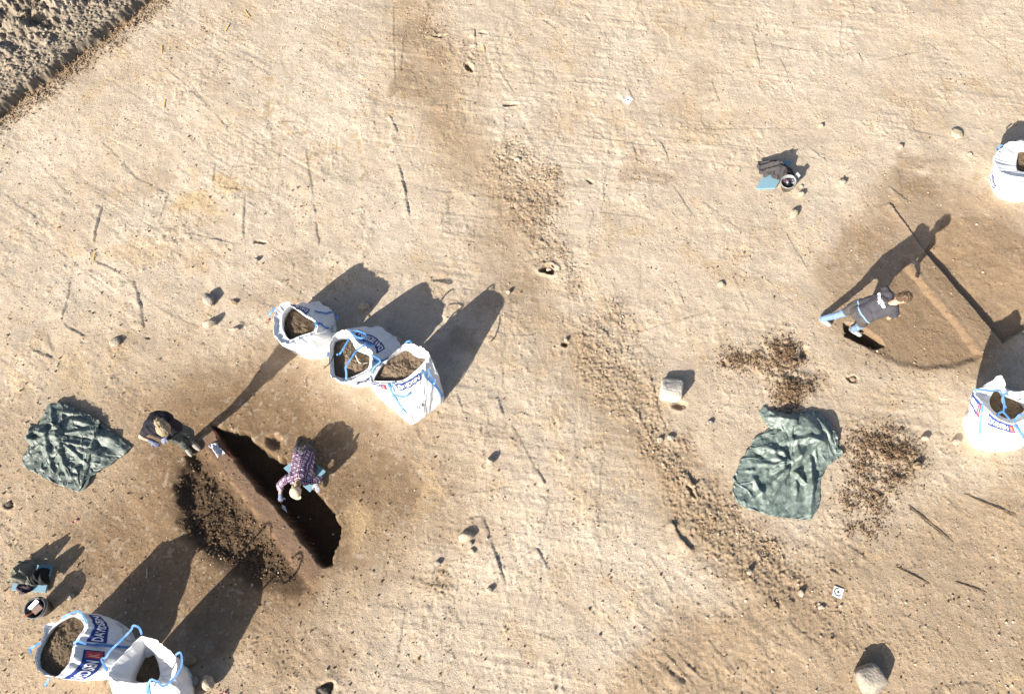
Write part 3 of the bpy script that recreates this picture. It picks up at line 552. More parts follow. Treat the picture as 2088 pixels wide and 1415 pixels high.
    for pts in loops:                        # free lifting loops: (u, v, height) points, width
        w_ = 0.031; q = smooth_line([W2(u, v, zg + z) for u, v, z in pts], 6); up = np.array(W2(1044, 1277, 12.0)) * 0 + np.array((0.1, -0.2, 1.0))
        ribbon('lifting_loop', q, np.tile(up, (len(q), 1)), w_, STRAP, t)
    for s0, s1, t0, t1, red in bands:        # printed band, reading from s0 to s1 (s1 < s0)
        a = np.linspace(s0, s1, 28); tt = np.linspace(t0, t1, 6); A2, T2 = np.meshgrid(a, tt)
        fb = link('printed_band', raw_mesh('printed_band', off(A2, T2, 0.007), grid_faces(6, 28)[:, ::-1]), BAND, t)
        V, Fq = WORD; e = 0.80 if red else 0.95
        a = s0 + (s1 - s0) * (0.04 + (e - 0.06) * V[:, 0]); tt = t0 + (t1 - t0) * (0.2 + 0.6 * V[:, 1])
        link('lettering', raw_mesh('lettering', off(a, tt, 0.0125), Fq), WHITE, fb)
        if red:
            a = np.linspace(s0 + (s1 - s0) * 0.83, s0 + (s1 - s0) * 0.97, 6); A2, T2 = np.meshgrid(a, np.linspace(t0 + (t1 - t0) * .12, t0 + (t1 - t0) * .88, 4))
            link('red_emblem', raw_mesh('red_emblem', off(A2, T2, 0.0125), grid_faces(4, 6)[:, ::-1]), REDP, fb)
            V2, F2 = EMB; link('emblem_mark', raw_mesh('emblem_mark', off(a[0] + (a[-1] - a[0]) * (.2 + .6 * V2[:, 0]), t0 + (t1 - t0) * (.25 + .5 * V2[:, 1]), 0.017), F2), WHITE2, fb)
    for s0, s1, t0, t1 in pens:              # handwritten lot number
        V, Fq = LOT; link('handwriting', raw_mesh('handwriting', off(s0 + (s1 - s0) * V[:, 0], t0 + (t1 - t0) * V[:, 1], 0.011), Fq), PEN, t)
    for s0, s1, t0, t1 in boxes:             # thin printed frame
        L = np.concatenate([np.stack([np.linspace(s0, s1, 10), np.full(10, t0)], 1), np.stack([np.full(10, s1), np.linspace(t0, t1, 10)], 1), np.stack([np.linspace(s1, s0, 10), np.full(10, t1)], 1), np.stack([np.full(10, s0), np.linspace(t1, t0, 10)], 1)])
        ribbon('printed_frame', off(L[:, 0], L[:, 1], 0.010), S0.nrm(L[:, 0], L[:, 1]), 0.008, FAINT, t, 0.002)
    return t
EMB = text_mesh('K', 0.02); WHITE2 = mat('pink_print', (0.75, 0.35, 0.32), 0.6, 0.3)
def strokes(lines, wd):
    V = []; Fq = []
    for (x0, y0, x1, y1) in lines:
        d = np.array((x1 - x0, y1 - y0)); n_ = np.array((-d[1], d[0])) / (np.hypot(*d) + 1e-9) * wd; k = len(V)
        V += [np.array((x0, y0)) - n_, np.array((x1, y1)) - n_, np.array((x1, y1)) + n_, np.array((x0, y0)) + n_]; Fq.append([k, k + 1, k + 2, k + 3])
    return np.array(V), np.array(Fq)
LOT = strokes([(0, 0, 0, .8), (0, .8, .2, .05), (.2, .05, .2, .85), (.3, .8, .34, 1), (.42, .05, .42, .85), (.42, .85, .64, .1), (.64, .1, .64, .9), (.72, .85, .77, 1.05), (.88, .65, .97, .95), (.97, .95, .97, .1)], 0.024)

bag('white bulk bag with a small square opening, leftmost of the three in a row', 'brown clods deep inside the leftmost bag of the row of three', 11,
    [(570, 652), (598, 626), (640, 614), (679, 634), (684, 675), (666, 722), (620, 726), (578, 704)],
    [(561, 628), (588, 616), (616, 637), (645, 655), (644, 680), (614, 692), (584, 702), (557, 682)],
    [(577, 643), (592, 623), (617, 640), (641, 655), (639, 674), (613, 683), (590, 691), (577, 668)], .28, .80, .76, .58,
    strips=[[(2.45, .78), (2.9, .62), (3.1, .42)], [(3.2, .98), (3.6, .8), (3.75, .62)], [(5.0, .10), (4.85, .22), (5.25, .16)]],
    bands=[(2.25, .75, .80, .97, False)], pens=[(4.05, 3.7, .42, .56)],
    loops=[[(561, 628, .80), (553, 636, .78), (549, 642, .74), (546, 645, .72)], [(684, 640, .5), (688, 650, .45), (690, 648, .4)], [(642, 656, .80), (646, 668, .76), (652, 675, .70)]], mound=.12, crease=1.2)
bag('white bulk bag with a blue strap lying across its opening, middle of three', 'brown soil and roots in the middle bag of the row of three', 21,
    [(678, 700), (716, 672), (768, 665), (805, 686), (818, 712), (795, 762), (745, 783), (698, 778)],
    [(672, 694), (706, 672), (731, 697), (756, 716), (757, 751), (730, 770), (704, 779), (672, 764)],
    [(681, 698), (711, 689), (725, 711), (752, 724), (750, 749), (726, 764), (705, 770), (682, 761)], .28, [.84, .88, .84, .82, .8, .8, .8, .82], .74, .60,
    strips=[[(1.6, .98), (2.2, .92), (2.9, .9)], [(3.6, .96), (3.9, .80), (4.1, .62)]], bands=[(3.35, 1.55, .70, .90, False), (5.9, 5.1, .55, .75, False)], pens=[(2.7, 2.4, .25, .4)], boxes=[(3.3, 2.9, .22, .42)],
    loops=[[(764, 705, .9), (745, 704, 1.0), (728, 714, 1.0), (715, 732, .98), (705, 747, .95), (706, 760, .9), (706, 774, .82)], [(712, 672, .9), (722, 684, .98), (738, 690, 1.0), (745, 683, .98), (732, 676, .95), (714, 676, .92)], [(757, 724, .88), (768, 730, .95), (775, 738, .95), (762, 750, .9), (758, 762, .85)], [(712, 690, .88), (698, 714, .85), (692, 722, .82), (686, 723, .8)]], mound=.10, dry=True)
bag('tall white bulk bag with wide brown soil surface, rightmost of three', 'brown cracked soil in the rightmost bag of the row of three', 31,
    [(764, 800), (798, 770), (832, 746), (872, 776), (907, 811), (874, 842), (839, 864), (800, 834)],
    [(752, 767), (778, 739), (826, 701), (858, 705), (878, 722), (862, 752), (822, 778), (769, 783)],
    [(763, 772), (782, 741), (824, 712), (848, 726), (868, 729), (857, 745), (821, 774), (768, 776)], .06, [.86, .9, .98, .96, .94, .92, .86, .84], .84, .74,
    strips=[[(6.55, 1.0), (6.5, .8), (6.35, .5), (6.15, .3)], [(5.05, .98), (4.85, .8), (4.5, .5), (4.2, .15)], [(6.45, .72), (6.1, .70), (5.75, .74)]],
    bands=[(7.55, 6.65, .84, .98, True), (6.3, 5.2, .84, .98, False)], pens=[(5.55, 5.15, .30, .42)],
    loops=[[(826, 701, .98), (830, 697, 1.0), (836, 696, 1.02), (838, 700, .98)], [(872, 752, .9), (877, 765, .85), (886, 778, .75), (884, 784, .7)], [(803, 778, .86), (800, 785, .85), (806, 800, .75)]], mound=.05, dry=True, crease=.9)
bag('white bulk bag with big blue name bands and a wide opening, bottom left', 'brown soil up to the rim of the bottom left bag', 41,
    [(100, 1340), (115, 1300), (140, 1275), (176, 1257), (220, 1258), (256, 1284), (270, 1320), (261, 1362), (214, 1386), (140, 1384)],
    [(68, 1335), (84, 1300), (91, 1271), (126, 1261), (163, 1249), (180, 1276), (155, 1311), (145, 1350), (112, 1381), (78, 1369)],
    [(79, 1335), (90, 1305), (106, 1282), (128, 1265), (152, 1258), (171, 1276), (150, 1311), (139, 1352), (112, 1378), (80, 1360)], .26, .82, .78, .72,
    strips=[[(6.0, 1.0), (6.0, .75), (6.0, .5), (6.0, .22)]], bands=[(5.85, 4.25, .66, .9, False), (8.3, 6.3, .66, .9, True)], pens=[(4.9, 4.55, .28, .38), (7.4, 7.0, .3, .4)], boxes=[(5.6, 5.05, .18, .40)],
    loops=[[(84, 1310, .86), (74, 1314, .86), (66, 1320, .84), (60, 1322, .82), (64, 1332, .84)], [(100, 1382, .84), (96, 1390, .78), (92, 1396, .74), (96, 1398, .7)], [(126, 1260, .9), (140, 1252, .96), (160, 1246, .98), (170, 1256, .95), (178, 1272, .9)], [(150, 1312, .88), (158, 1306, .93), (168, 1310, .92), (176, 1312, .9)]], mound=.02, soilscale=1.03)
bag('white bulk bag with tall folded collar cut by the bottom edge', 'dark soil deep inside the collared bag at the bottom edge', 51,
    [(238, 1400), (265, 1365), (300, 1345), (345, 1340), (374, 1358), (388, 1386), (388, 1430), (350, 1470), (290, 1470), (245, 1440)],
    [(219, 1368), (252, 1330), (288, 1294), (326, 1309), (358, 1335), (360, 1368), (342, 1392), (306, 1391), (265, 1393), (228, 1385)],
    [(267, 1380), (279, 1354), (297, 1320), (311, 1331), (320, 1352), (324, 1374), (319, 1386), (296, 1392), (278, 1392), (268, 1388)], .24, [.86, .88, .90, .80, .72, .70, .72, .76, .80, .84], .54, .36,
    strips=[[(7.2, .98), (7.4, .7), (7.5, .4)]], boxes=[(6.9, 6.4, .28, .5)],
    loops=[[(219, 1368, .98), (212, 1355, .98), (207, 1343, .98), (216, 1340, .98), (226, 1325, 1.0), (250, 1302, 1.02), (267, 1284, 1.04), (272, 1275, 1.06), (284, 1280, 1.06), (289, 1293, 1.04)], [(358, 1335, .98), (367, 1330, 1.0), (371, 1345, 1.0), (368, 1362, .98), (355, 1382, .97), (334, 1398, .97), (322, 1390, .98), (308, 1384, .98)], [(308, 1384, .98), (302, 1395, .92), (298, 1412, .75)], [(258, 1414, .6), (275, 1409, .62), (292, 1409, .62)]], mound=.0, crease=.7, soilscale=1.15)
bag('white bulk bag with loose tied blue straps at the right edge', 'dark soil inside the strapped bag at the right edge', 61,
    [(1972, 850), (1990, 815), (2025, 800), (2060, 796), (2095, 815), (2112, 850), (2106, 890), (2080, 916), (2030, 919), (1992, 906)],
    [(1984, 796), (2012, 781), (2043, 763), (2057, 796), (2098, 800), (2118, 828), (2100, 854), (2064, 864), (2030, 848), (2004, 824)],
    [(2020, 816), (2028, 799), (2042, 788), (2055, 800), (2085, 812), (2100, 828), (2085, 842), (2062, 854), (2036, 844), (2023, 831)], .22, [.95, 1.0, 1.06, .98, .95, .92, .88, .84, .86, .92], .68, .5,
    strips=[[(9.0, 1.0), (8.9, .75), (8.85, .5)], [(6.9, .98), (6.7, .8), (6.6, .5)]], bands=[(10.05, 9.1, .72, .97, True), (8.5, 7.0, .76, .96, True)], pens=[(8.0, 7.6, .28, .38)],
    loops=[[(1984, 796, .96), (1998, 794, 1.0), (2020, 797, 1.0), (2038, 796, 1.0), (2043, 806, .96), (2048, 822, .9), (2046, 840, .85)], [(2056, 797, .98), (2046, 808, .96), (2044, 818, .92), (2052, 832, .86)], [(2066, 862, .86), (2078, 846, .92), (2092, 846, .92)], [(2030, 848, .86), (2044, 840, .84), (2060, 856, .85)]], mound=.02, crease=.8, soilscale=1.2)
bag('white bulk bag with its mouth folded in, cut by the top right edge', 'dark soil inside the folded bag at the top right edge', 71,
    [(2028, 345), (2045, 306), (2085, 290), (2125, 300), (2150, 340), (2140, 386), (2095, 403), (2048, 390)],
    [(2024, 322), (2050, 292), (2084, 286), (2120, 292), (2142, 320), (2132, 352), (2095, 362), (2040, 352)],
    [(2075, 334), (2080, 309), (2095, 301), (2115, 305), (2122, 322), (2115, 340), (2098, 350), (2078, 347)], .26, .74, .62, .46,
    strips=[[(0.4, .62), (0.9, .7), (1.2, .62)]], bands=[(7.95, 7.4, .05, .18, False)], loops=[[(2040, 312, .74), (2033, 304, .7), (2044, 296, .74)], [(2058, 392, .06), (2056, 397, .03), (2070, 398, .03)]], mound=.02, crease=1.1, soilscale=1.15)
# roots lying in the middle bag
def tube(name, pts, r, m, parent=None, n=8, **kw):
    P = smooth_line(pts, 5); T = np.gradient(P, axis=0); T /= np.linalg.norm(T, axis=1)[:, None] + 1e-9
    ref = np.where(np.abs(T[:, 2:3]) > .9, np.array([[1., 0, 0]]), np.array([[0, 0, 1.]])); B = np.cross(T, ref); B /= np.linalg.norm(B, axis=1)[:, None]; N_ = np.cross(B, T)
    rad = np.interp(np.linspace(0, 1, len(P)), np.linspace(0, 1, len(np.atleast_1d(r))), np.atleast_1d(r))[:, None, None]
    th = np.arange(n) / n * 2 * np.pi
    V = P[:, None] + rad * (np.cos(th)[None, :, None] * B[:, None] + np.sin(th)[None, :, None] * N_[:, None])
    Fq = grid_faces(len(P), n, True); V = V.reshape(-1, 3); k = len(V); V = np.concatenate([V, P[:1], P[-1:]])
    caps = [[k, (i + 1) % n, i, i] for i in range(n)]; q = (len(P) - 1) * n; caps += [[k + 1, q + i, q + (i + 1) % n, q + (i + 1) % n] for i in range(n)]
    bm = bmesh.new(); vs = [bm.verts.new(v) for v in V]
    for f in Fq.tolist() + caps:
        f = list(dict.fromkeys(f))
        try: bm.faces.new([vs[i] for i in f])
        except ValueError: pass
    me = bpy.data.meshes.new(name); bm.to_mesh(me); bm.free(); me.polygons.foreach_set('use_smooth', [True] * len(me.polygons))
    return link(name, me, m, parent, **kw)
ROOT = mat('pale_root', (0.62, 0.54, 0.42), 0.8, 0.2)
tube('root', [W2(725, 724, .74), W2(731, 737, .75), W2(738, 741, .74), W2(750, 740, .74)], [.010, .012, .008, .004], ROOT, label='pale forked root lying on soil in the middle bag', cat='root')
tube('stick', [W2(660, 752, .86), W2(674, 738, .90), W2(681, 722, .88), W2(681, 708, .80)], [.006, .010, .012, .012], mat('dark_stick', (0.05, 0.055, 0.03), 0.8, 0.2), label='dark bent stick poking out of the middle bag', cat='stick')
# ---------------------------------------------------------------- crumpled cloth: a small cloth simulation
def resample(P, n):
    P = np.array(P, float); d = np.r_[0, np.cumsum(np.hypot(*np.diff(P[:, :2], axis=0).T))]; t = np.linspace(0, d[-1], n)
    return np.stack([np.interp(t, d, P[:, k]) for k in range(2)], 1)
def crumple(top, right, bottom, left, n, slack, floor, seed, iters=260, lift=0.05, pin=True, stiff=0.35):
    """edges as pixel polylines running TL>TR, TR>BR, BR>BL, BL>TL; the cloth is slack times larger than the outline it lies in"""
    T_, R2, B_, L_ = [resample(wp(q), n) for q in (top, right, bottom, left)]; B_ = B_[::-1]; L_ = L_[::-1]
    u = np.linspace(0, 1, n)[None, :, None]; v = np.linspace(0, 1, n)[:, None, None]
    XY = (1 - v) * T_[None] + v * B_[None] + (1 - u) * L_[:, None] + u * R2[:, None] - ((1 - u) * (1 - v) * T_[0] + u * (1 - v) * T_[-1] + (1 - u) * v * B_[0] + u * v * B_[-1])
    jj, ii = np.meshgrid(np.arange(n), np.arange(n)); g = np.random.default_rng(seed)
    nz = fbm(jj * 5.0 / n, ii * 5.0 / n, seed, 4, .6); nz2 = fbm(jj * 5.0 / n + 9, ii * 5.0 / n, seed + 1, 4, .6)
    w_ = (np.hypot(*np.diff(T_, axis=0).T).sum() + np.hypot(*np.diff(B_, axis=0).T).sum()) / 2; h_ = (np.hypot(*np.diff(L_, axis=0).T).sum() + np.hypot(*np.diff(R2, axis=0).T).sum()) / 2
    rx = w_ * slack / (n - 1); ry = h_ * slack / (n - 1)
    edge_ = np.minimum(np.minimum(jj, n - 1 - jj), np.minimum(ii, n - 1 - ii)) / n
    X = np.empty((n, n, 3)); X[..., :2] = XY; X[..., 0] += 0.05 * nz * np.minimum(edge_ * 6, 1); X[..., 1] += 0.05 * nz2 * np.minimum(edge_ * 6, 1)
    fl = lambda q: floor(q[..., 0], q[..., 1])
    X[..., 2] = fl(X) + 0.02 + lift * (0.6 + 1.2 * np.abs(nz)) * np.minimum(edge_ * 8, 1) + 0.004 * g.random((n, n))
    Vv = np.zeros_like(X); bnd = (ii == 0) | (jj == 0) | (ii == n - 1) | (jj == n - 1)
    cons = []
    for dy, dx, L, k in ((0, 1, rx, 1), (1, 0, ry, 1), (1, 1, math.hypot(rx, ry), .5), (1, -1, math.hypot(rx, ry), .5), (0, 2, 2 * rx, stiff), (2, 0, 2 * ry, stiff), (0, 4, 4 * rx, stiff * .25), (4, 0, 4 * ry, stiff * .25)):
        for par in (0, 1):
            y = np.arange(0, n - dy); x = np.arange(max(0, -dx), n - max(0, dx))
            st = max(dy, abs(dx))
            yy, xx = np.meshgrid(y, x, indexing='ij')
            m = ((xx // st) % 2 == par) if dx else ((yy // st) % 2 == par)
            cons.append((yy[m], xx[m], yy[m] + dy, xx[m] + dx, L, k))
    for it in range(iters):
        Vv *= 0.90; Vv[..., 2] -= 0.0009; Y = X + Vv
        for y0, x0, y1, x1, L, k in cons:
            a = Y[y0, x0]; b = Y[y1, x1]; d = b - a; q = np.sqrt((d * d).sum(-1)) + 1e-9
            c = (d / q[:, None]) * (0.5 * k * (q - L))[:, None]
            Y[y0, x0] = a + c; Y[y1, x1] = b - c
        if pin:
            tgt = XY[bnd]; Y[bnd, 0:2] += 0.6 * (tgt - Y[bnd, 0:2])
        f = fl(Y) + 0.008; low = Y[..., 2] < f; Y[..., 2] = np.maximum(Y[..., 2], f); Y[..., 2] = np.minimum(Y[..., 2], f + 0.45)
        Vv = Y - X; Vv[low] *= 0.4; X = Y
    return X
def cloth(name, X, m, parent=None, thick=0.006, sub=1, **kw):
    n = X.shape[0]; me = raw_mesh(name, X, grid_faces(n, n)[:, ::-1]); o = link(name, me, m, parent, **kw)
    if thick:
        s = o.modifiers.new('thick', 'SOLIDIFY'); s.thickness = thick; s.offset = 1.0
    if sub:
        s = o.modifiers.new('sub', 'SUBSURF'); s.levels = s.render_levels = sub
    return o
def mound_floor(bumps):
    c = [(W2(u, v)[:2], r, h) for u, v, r, h in bumps]
    def f(x, y):
        z = gzv(x, y)
        for p, r, h in c: z = z + h * np.exp(-((x - p[0]) ** 2 + (y - p[1]) ** 2) / (r * r))
        return z
    return f
def facets(x, y, seed, f0, slope, octs=3, ndir=3):
    """sharp-creased crumple: folded planes in random directions"""
    g = np.random.default_rng(seed); z = 0 * x; f = f0
    for o in range(octs):
        for k in range(ndir):
            a = g.uniform(0, np.pi); c, s_ = np.cos(a), np.sin(a); u = x * c + y * s_; v = -x * s_ + y * c
            t = u * f + 0.9 * vn(v * f * 0.45, u * f * 0.3, seed + 31 * o + k) + g.uniform(0, 9)
            m = sstep(0.3, 0.7, vn(x * f * 0.5 + 5 * k, y * f * 0.5, seed + 77 + 31 * o + k))
            z = z + m * slope / f * np.abs(t - np.floor(t) - 0.5)
        f *= 1.9
    return z
def crease(X, seed, f0, slope, octs=3, ndir=3, edge_=0.06):
    n = X.shape[0]; jj, ii = np.meshgrid(np.arange(n), np.arange(n)); e = np.minimum(np.minimum(jj, n - 1 - jj), np.minimum(ii, n - 1 - ii)) / n
    z = facets(X[..., 0], X[..., 1], seed, f0, slope, octs, ndir); X = X.copy(); X[..., 2] += z * (0.25 + 0.75 * np.minimum(e / edge_, 1)); return X
def folds(X, seed, lst, rnd=0, hub=None, h0=.03):
    """long sharp folds: (pixel polyline, height, half width)"""
    g = np.random.default_rng(seed); X = X.copy(); x = X[..., 0] + .012 * fbm(X[..., 0] * 5, X[..., 1] * 5, seed, 2); y = X[..., 1] + .012 * fbm(X[..., 0] * 5 + 9, X[..., 1] * 5, seed + 1, 2); z = 0 * x
    L = [(wp(p), h, w_) for p, h, w_ in lst]
    lo, hi = X[..., :2].reshape(-1, 2).min(0), X[..., :2].reshape(-1, 2).max(0)
    for k in range(rnd):
        if hub and g.random() < .7: a = np.array(W2(*hub)[:2]) + g.normal(0, .07, 2); an = g.uniform(0, 2 * np.pi)
        else: a = lo + (hi - lo) * g.random(2); an = g.uniform(0, 2 * np.pi)
        b = a + np.array((math.cos(an), math.sin(an))) * g.uniform(.25, .7); L.append(([tuple(a), tuple(b)], h0 * g.uniform(.3, 1.1) * g.choice([1, 1, -.6]), g.uniform(.035, .10)))
    for P, h, w_ in L:
        P = np.array(P); best = np.full(x.shape, 9.); tt = 0 * x; seg = np.hypot(*np.diff(P, axis=0).T); S = 0
        for i in range(len(P) - 1):
            d = P[i + 1] - P[i]; t = np.clip(((x - P[i, 0]) * d[0] + (y - P[i, 1]) * d[1]) / seg[i] ** 2, 0, 1); q = np.hypot(x - P[i, 0] - t * d[0], y - P[i, 1] - t * d[1])
            m = q < best; best[m] = q[m]; tt[m] = ((S + t * seg[i]) / seg.sum())[m]; S += seg[i]
        z = z + h * np.maximum(0, 1 - best / w_) ** 1.4 * (0.25 + 0.75 * sstep(0, .2, tt) * sstep(1, .6, tt))
    X[..., 2] += z; return X
TARP = mat('green_sheet', (0.080, 0.105, 0.090), 0.5, 0.5, (140, 0.002), (14, (0.22, 0.245, 0.215), 0.8))
TARP2 = mat('faded_green_sheet', (0.085, 0.118, 0.102), 0.47, 0.55, (140, 0.002), (12, (0.26, 0.305, 0.275), 0.85))
p = P3(140, 915); t = thing('green_sheet', 'dark grey green plastic sheet folded in a square pile on the left', 'sheet', p)
X = crumple([(109, 829), (150, 838), (207, 862), (244, 891), (270, 913)], [(270, 913), (257, 928), (226, 946), (187, 967), (184, 985), (171, 998)], [(171, 998), (160, 1001), (111, 982), (56, 951)], [(56, 951), (55, 940), (77, 894), (87, 866), (109, 829)], 84, 1.16, mound_floor([(225, 905, .25, .02)]), 5, 200, .05)
X = crease(X, 8, 3.0, .5, 2, 2); cloth('lower_layer', X, TARP, t)
X = crumple([(109, 827), (134, 824), (170, 842), (208, 860)], [(208, 860), (205, 895), (192, 935), (172, 985)], [(172, 985), (160, 1003), (111, 984), (54, 952)], [(54, 952), (53, 940), (75, 894), (85, 866), (109, 827)], 90, 1.26, mound_floor([(130, 890, .40, .07), (165, 900, .35, .03), (120, 850, .3, .04)]), 6, 220, .06)
X[..., 2] += .03; X = crease(X, 21, 3.5, .13, 2, 2); X = folds(X, 3, [([(208, 862), (190, 930), (172, 985)], .05, .05), ([(140, 890), (200, 880)], .06, .06), ([(140, 905), (195, 915)], .05, .05), ([(145, 912), (185, 950)], .06, .07), ([(125, 915), (150, 985)], .06, .07), ([(110, 920), (112, 975)], .05, .06), ([(95, 925), (62, 948)], .06, .07), ([(120, 870), (112, 832)], .05, .05), ([(150, 860), (200, 870)], .05, .06), ([(130, 845), (180, 850)], .05, .05), ([(95, 880), (80, 895)], .05, .05)], 16, (125, 898), .05); cloth('upper_layer', X, TARP, t)
X = crumple([(72, 868), (100, 866), (135, 872)], [(135, 872), (150, 900), (138, 925)], [(138, 925), (110, 935), (78, 928)], [(78, 928), (66, 900), (72, 868)], 60, 1.5, mound_floor([(130, 890, .40, .07), (105, 900, .28, .06)]), 7, 200, .08)
X[..., 2] += .05; X = crease(X, 22, 5.0, .35, 2, 2); X = folds(X, 4, [], 26, (108, 898), .06); cloth('bunched_middle', X, TARP, t)
p = P3(1600, 950); t = thing('green_sheet', 'large crumpled sea green plastic sheet beside the dark crumb heaps', 'sheet', p)
X = crumple([(1566, 878), (1590, 868), (1625, 850), (1663, 840), (1684, 858)], [(1684, 858), (1700, 909), (1702, 925), (1688, 948), (1672, 980), (1672, 1020), (1655, 1058)], [(1655, 1058), (1640, 1060), (1578, 1053), (1518, 1034), (1497, 1015)], [(1497, 1015), (1495, 975), (1509, 941), (1539, 895), (1566, 878)], 100, 1.24, mound_floor([(1645, 882, .30, .20), (1590, 940, .4, .07), (1670, 905, .22, .10)]), 12, 240, .07)
X = crease(X, 23, 3.0, .10, 2, 2); X = folds(X, 5, [([(1611, 949), (1585, 990), (1559, 1033)], .11, .10), ([(1600, 955), (1560, 1000), (1520, 1027)], .09, .09), ([(1618, 960), (1621, 1023)], .08, .07), ([(1645, 925), (1650, 985), (1650, 1050)], .13, .09), ([(1612, 945), (1640, 915), (1672, 905)], .12, .10), ([(1606, 945), (1570, 950), (1530, 945)], .05, .07), ([(1605, 930), (1560, 915), (1535, 915)], .05, .09), ([(1600, 905), (1640, 900), (1680, 912)], .11, .09), ([(1535, 985), (1510, 1005)], .05, .06), ([(1590, 880), (1630, 868)], .04, .06), ([(1540, 960), (1515, 960)], .05, .05)], 30, (1608, 950), .09); cloth('spread_layer', X, TARP2, t)
X = crumple([(1548, 842), (1555, 828), (1570, 838), (1601, 850), (1619, 842)], [(1619, 842), (1628, 860), (1628, 882)], [(1628, 882), (1600, 882), (1570, 872)], [(1570, 872), (1556, 858), (1548, 842)], 46, 1.25, mound_floor([(1590, 862, .16, .16), (1615, 865, .16, .14)]), 13, 180, .06)
X = crease(X, 24, 3.0, .12, 2, 2); X = folds(X, 6, [([(1556, 850), (1590, 860), (1622, 862)], .05, .06)], 6, None, .03); cloth('rolled_end', X, TARP2, t)
X = crumple([(1640, 838), (1664, 838), (1685, 858)], [(1685, 858), (1703, 909), (1716, 926)], [(1716, 926), (1690, 950), (1672, 930)], [(1672, 930), (1650, 890), (1640, 838)], 50, 1.3, mound_floor([(1668, 890, .28, .17)]), 14, 180, .08)
X = crease(X, 25, 2.6, .15, 2, 2); X = folds(X, 7, [([(1655, 845), (1680, 890), (1700, 918)], .07, .07), ([(1660, 880), (1695, 930)], .05, .05)], 6, None, .04); cloth('folded_corner', X, TARP2, t)

# ---------------------------------------------------------------- kneeling mats
MATB = mat('blue_foam', (0.19, 0.34, 0.43), 0.6, 0.3, (90, 0.002), (8, (0.26, 0.40, 0.47), 0.6))
def slab(name, corners, z0, th, m, label=None, cat=None, group=None, parent=None, bev=0.006):
    bm = bmesh.new(); P = [Vector(W2(u, v, z)) for (u, v), z in zip(corners, z0)]
    a = [bm.verts.new(p) for p in P]; b = [bm.verts.new(p + Vector((0, 0, th))) for p in P]
    bm.faces.new(a[::-1]); bm.faces.new(b)
    for i in range(4): bm.faces.new((a[i], a[(i + 1) % 4], b[(i + 1) % 4], b[i]))
    bmesh.ops.recalc_face_normals(bm, faces=bm.faces)
    if bev: bmesh.ops.bevel(bm, geom=bm.edges[:], offset=bev, segments=2, profile=.7, affect='EDGES')
    me = bpy.data.meshes.new(name); bm.to_mesh(me); bm.free(); return link(name, me, m, parent, label, cat, group)
def zs4(cs, up=0.0): return [P3(*c).z + up for c in cs]
GM = 'blue foam kneeling mats'
q = [(1571, 332), (1613, 330), (1580, 386), (1540, 387)]; slab('kneeling_mat', q, [max(zs4(q)) - .005] * 4, .035, MATB, 'blue kneeling mat under a dark jacket at the upper right', 'mat', GM)
q = [(41, 1149), (108, 1153), (95, 1208), (25, 1203)]; slab('kneeling_mat', q, [max(zs4(q)) - .005] * 4, .035, MATB, 'blue kneeling mat under clothes at the lower left', 'mat', GM)
q = [(579, 955), (618, 925), (666, 962), (633, 1004)]; PMZ = W2(640, 955)
mz = gz(*W2(645, 958)[:2]) + .005; slab('kneeling_mat', q, [mz] * 4, .035, MATB, 'blue kneeling mat beneath the person in a plaid shirt', 'mat', GM)
# ---------------------------------------------------------------- clothes and bags lying on the mats
BLK = mat('charcoal_cloth', (0.055, 0.05, 0.052), 0.8, 0.25, (120, 0.003)); OLV = mat('olive_cloth', (0.17, 0.17, 0.135), 0.85, 0.2, (120, 0.003), (12, (0.10, 0.10, 0.08), 0.6))
JET = mat('black_cloth', (0.012, 0.012, 0.014), 0.8, 0.25, (90, 0.003)); PLUM = mat('plum_cloth', (0.06, 0.045, 0.06), 0.85, 0.2, (90, 0.003))
def at_h(pts, h): return [tuple(np.array(p) + (np.array(p) - np.array((1044, 1277))) * 0.0) for p in pts]
X = crumple([(1543, 336), (1556, 331), (1572, 341), (1600, 342), (1612, 350)], [(1612, 350), (1622, 369), (1614, 379)], [(1614, 379), (1589, 378), (1556, 368), (1545, 359)], [(1545, 359), (1542, 347), (1543, 336)], 56, 1.36, mound_floor([(1585, 362, .26, .20), (1565, 350, .22, .14)]), 33, 220, .06)
X = crease(X, 61, 5, .45, 2, 2); X = folds(X, 8, [([(1548, 348), (1580, 352), (1608, 354)], .10, .07), ([(1552, 358), (1590, 364)], .08, .06), ([(1590, 368), (1612, 372)], .07, .06), ([(1550, 338), (1590, 345)], .06, .05)], 12, None, .06)
cloth('jacket', X, BLK, label='dark grey jacket bundled on the upper right kneeling mat', cat='jacket')
X = crumple([(44, 1152), (60, 1146), (80, 1146)], [(80, 1146), (84, 1170), (80, 1194)], [(80, 1194), (62, 1192), (40, 1182)], [(40, 1182), (38, 1168), (44, 1152)], 56, 1.55, mound_floor([(62, 1172, .2, .20)]), 44, 220, .08)
X = crease(X, 62, 5, .6, 2, 2); X = folds(X, 9, [([(68, 1150), (72, 1175), (78, 1190)], .10, .06), ([(48, 1160), (64, 1166)], .08, .06), ([(44, 1178), (66, 1182)], .09, .05), ([(58, 1150), (62, 1172)], .08, .05)], 14, (62, 1170), .08)
cloth('jacket', X, OLV, label='olive grey jacket crumpled on the lower left kneeling mat', cat='jacket')
X = crumple([(46, 1184), (62, 1186), (74, 1190)], [(74, 1190), (72, 1202), (66, 1206)], [(66, 1206), (56, 1210), (48, 1211)], [(48, 1211), (46, 1198), (46, 1184)], 30, 1.25, mound_floor([(58, 1196, .12, .06)]), 45, 160, .03)
X = crease(X, 63, 7, .8, 2, 3)
cloth('garment', X, PLUM, label='plum coloured garment hanging over the front edge of a mat', cat='garment')
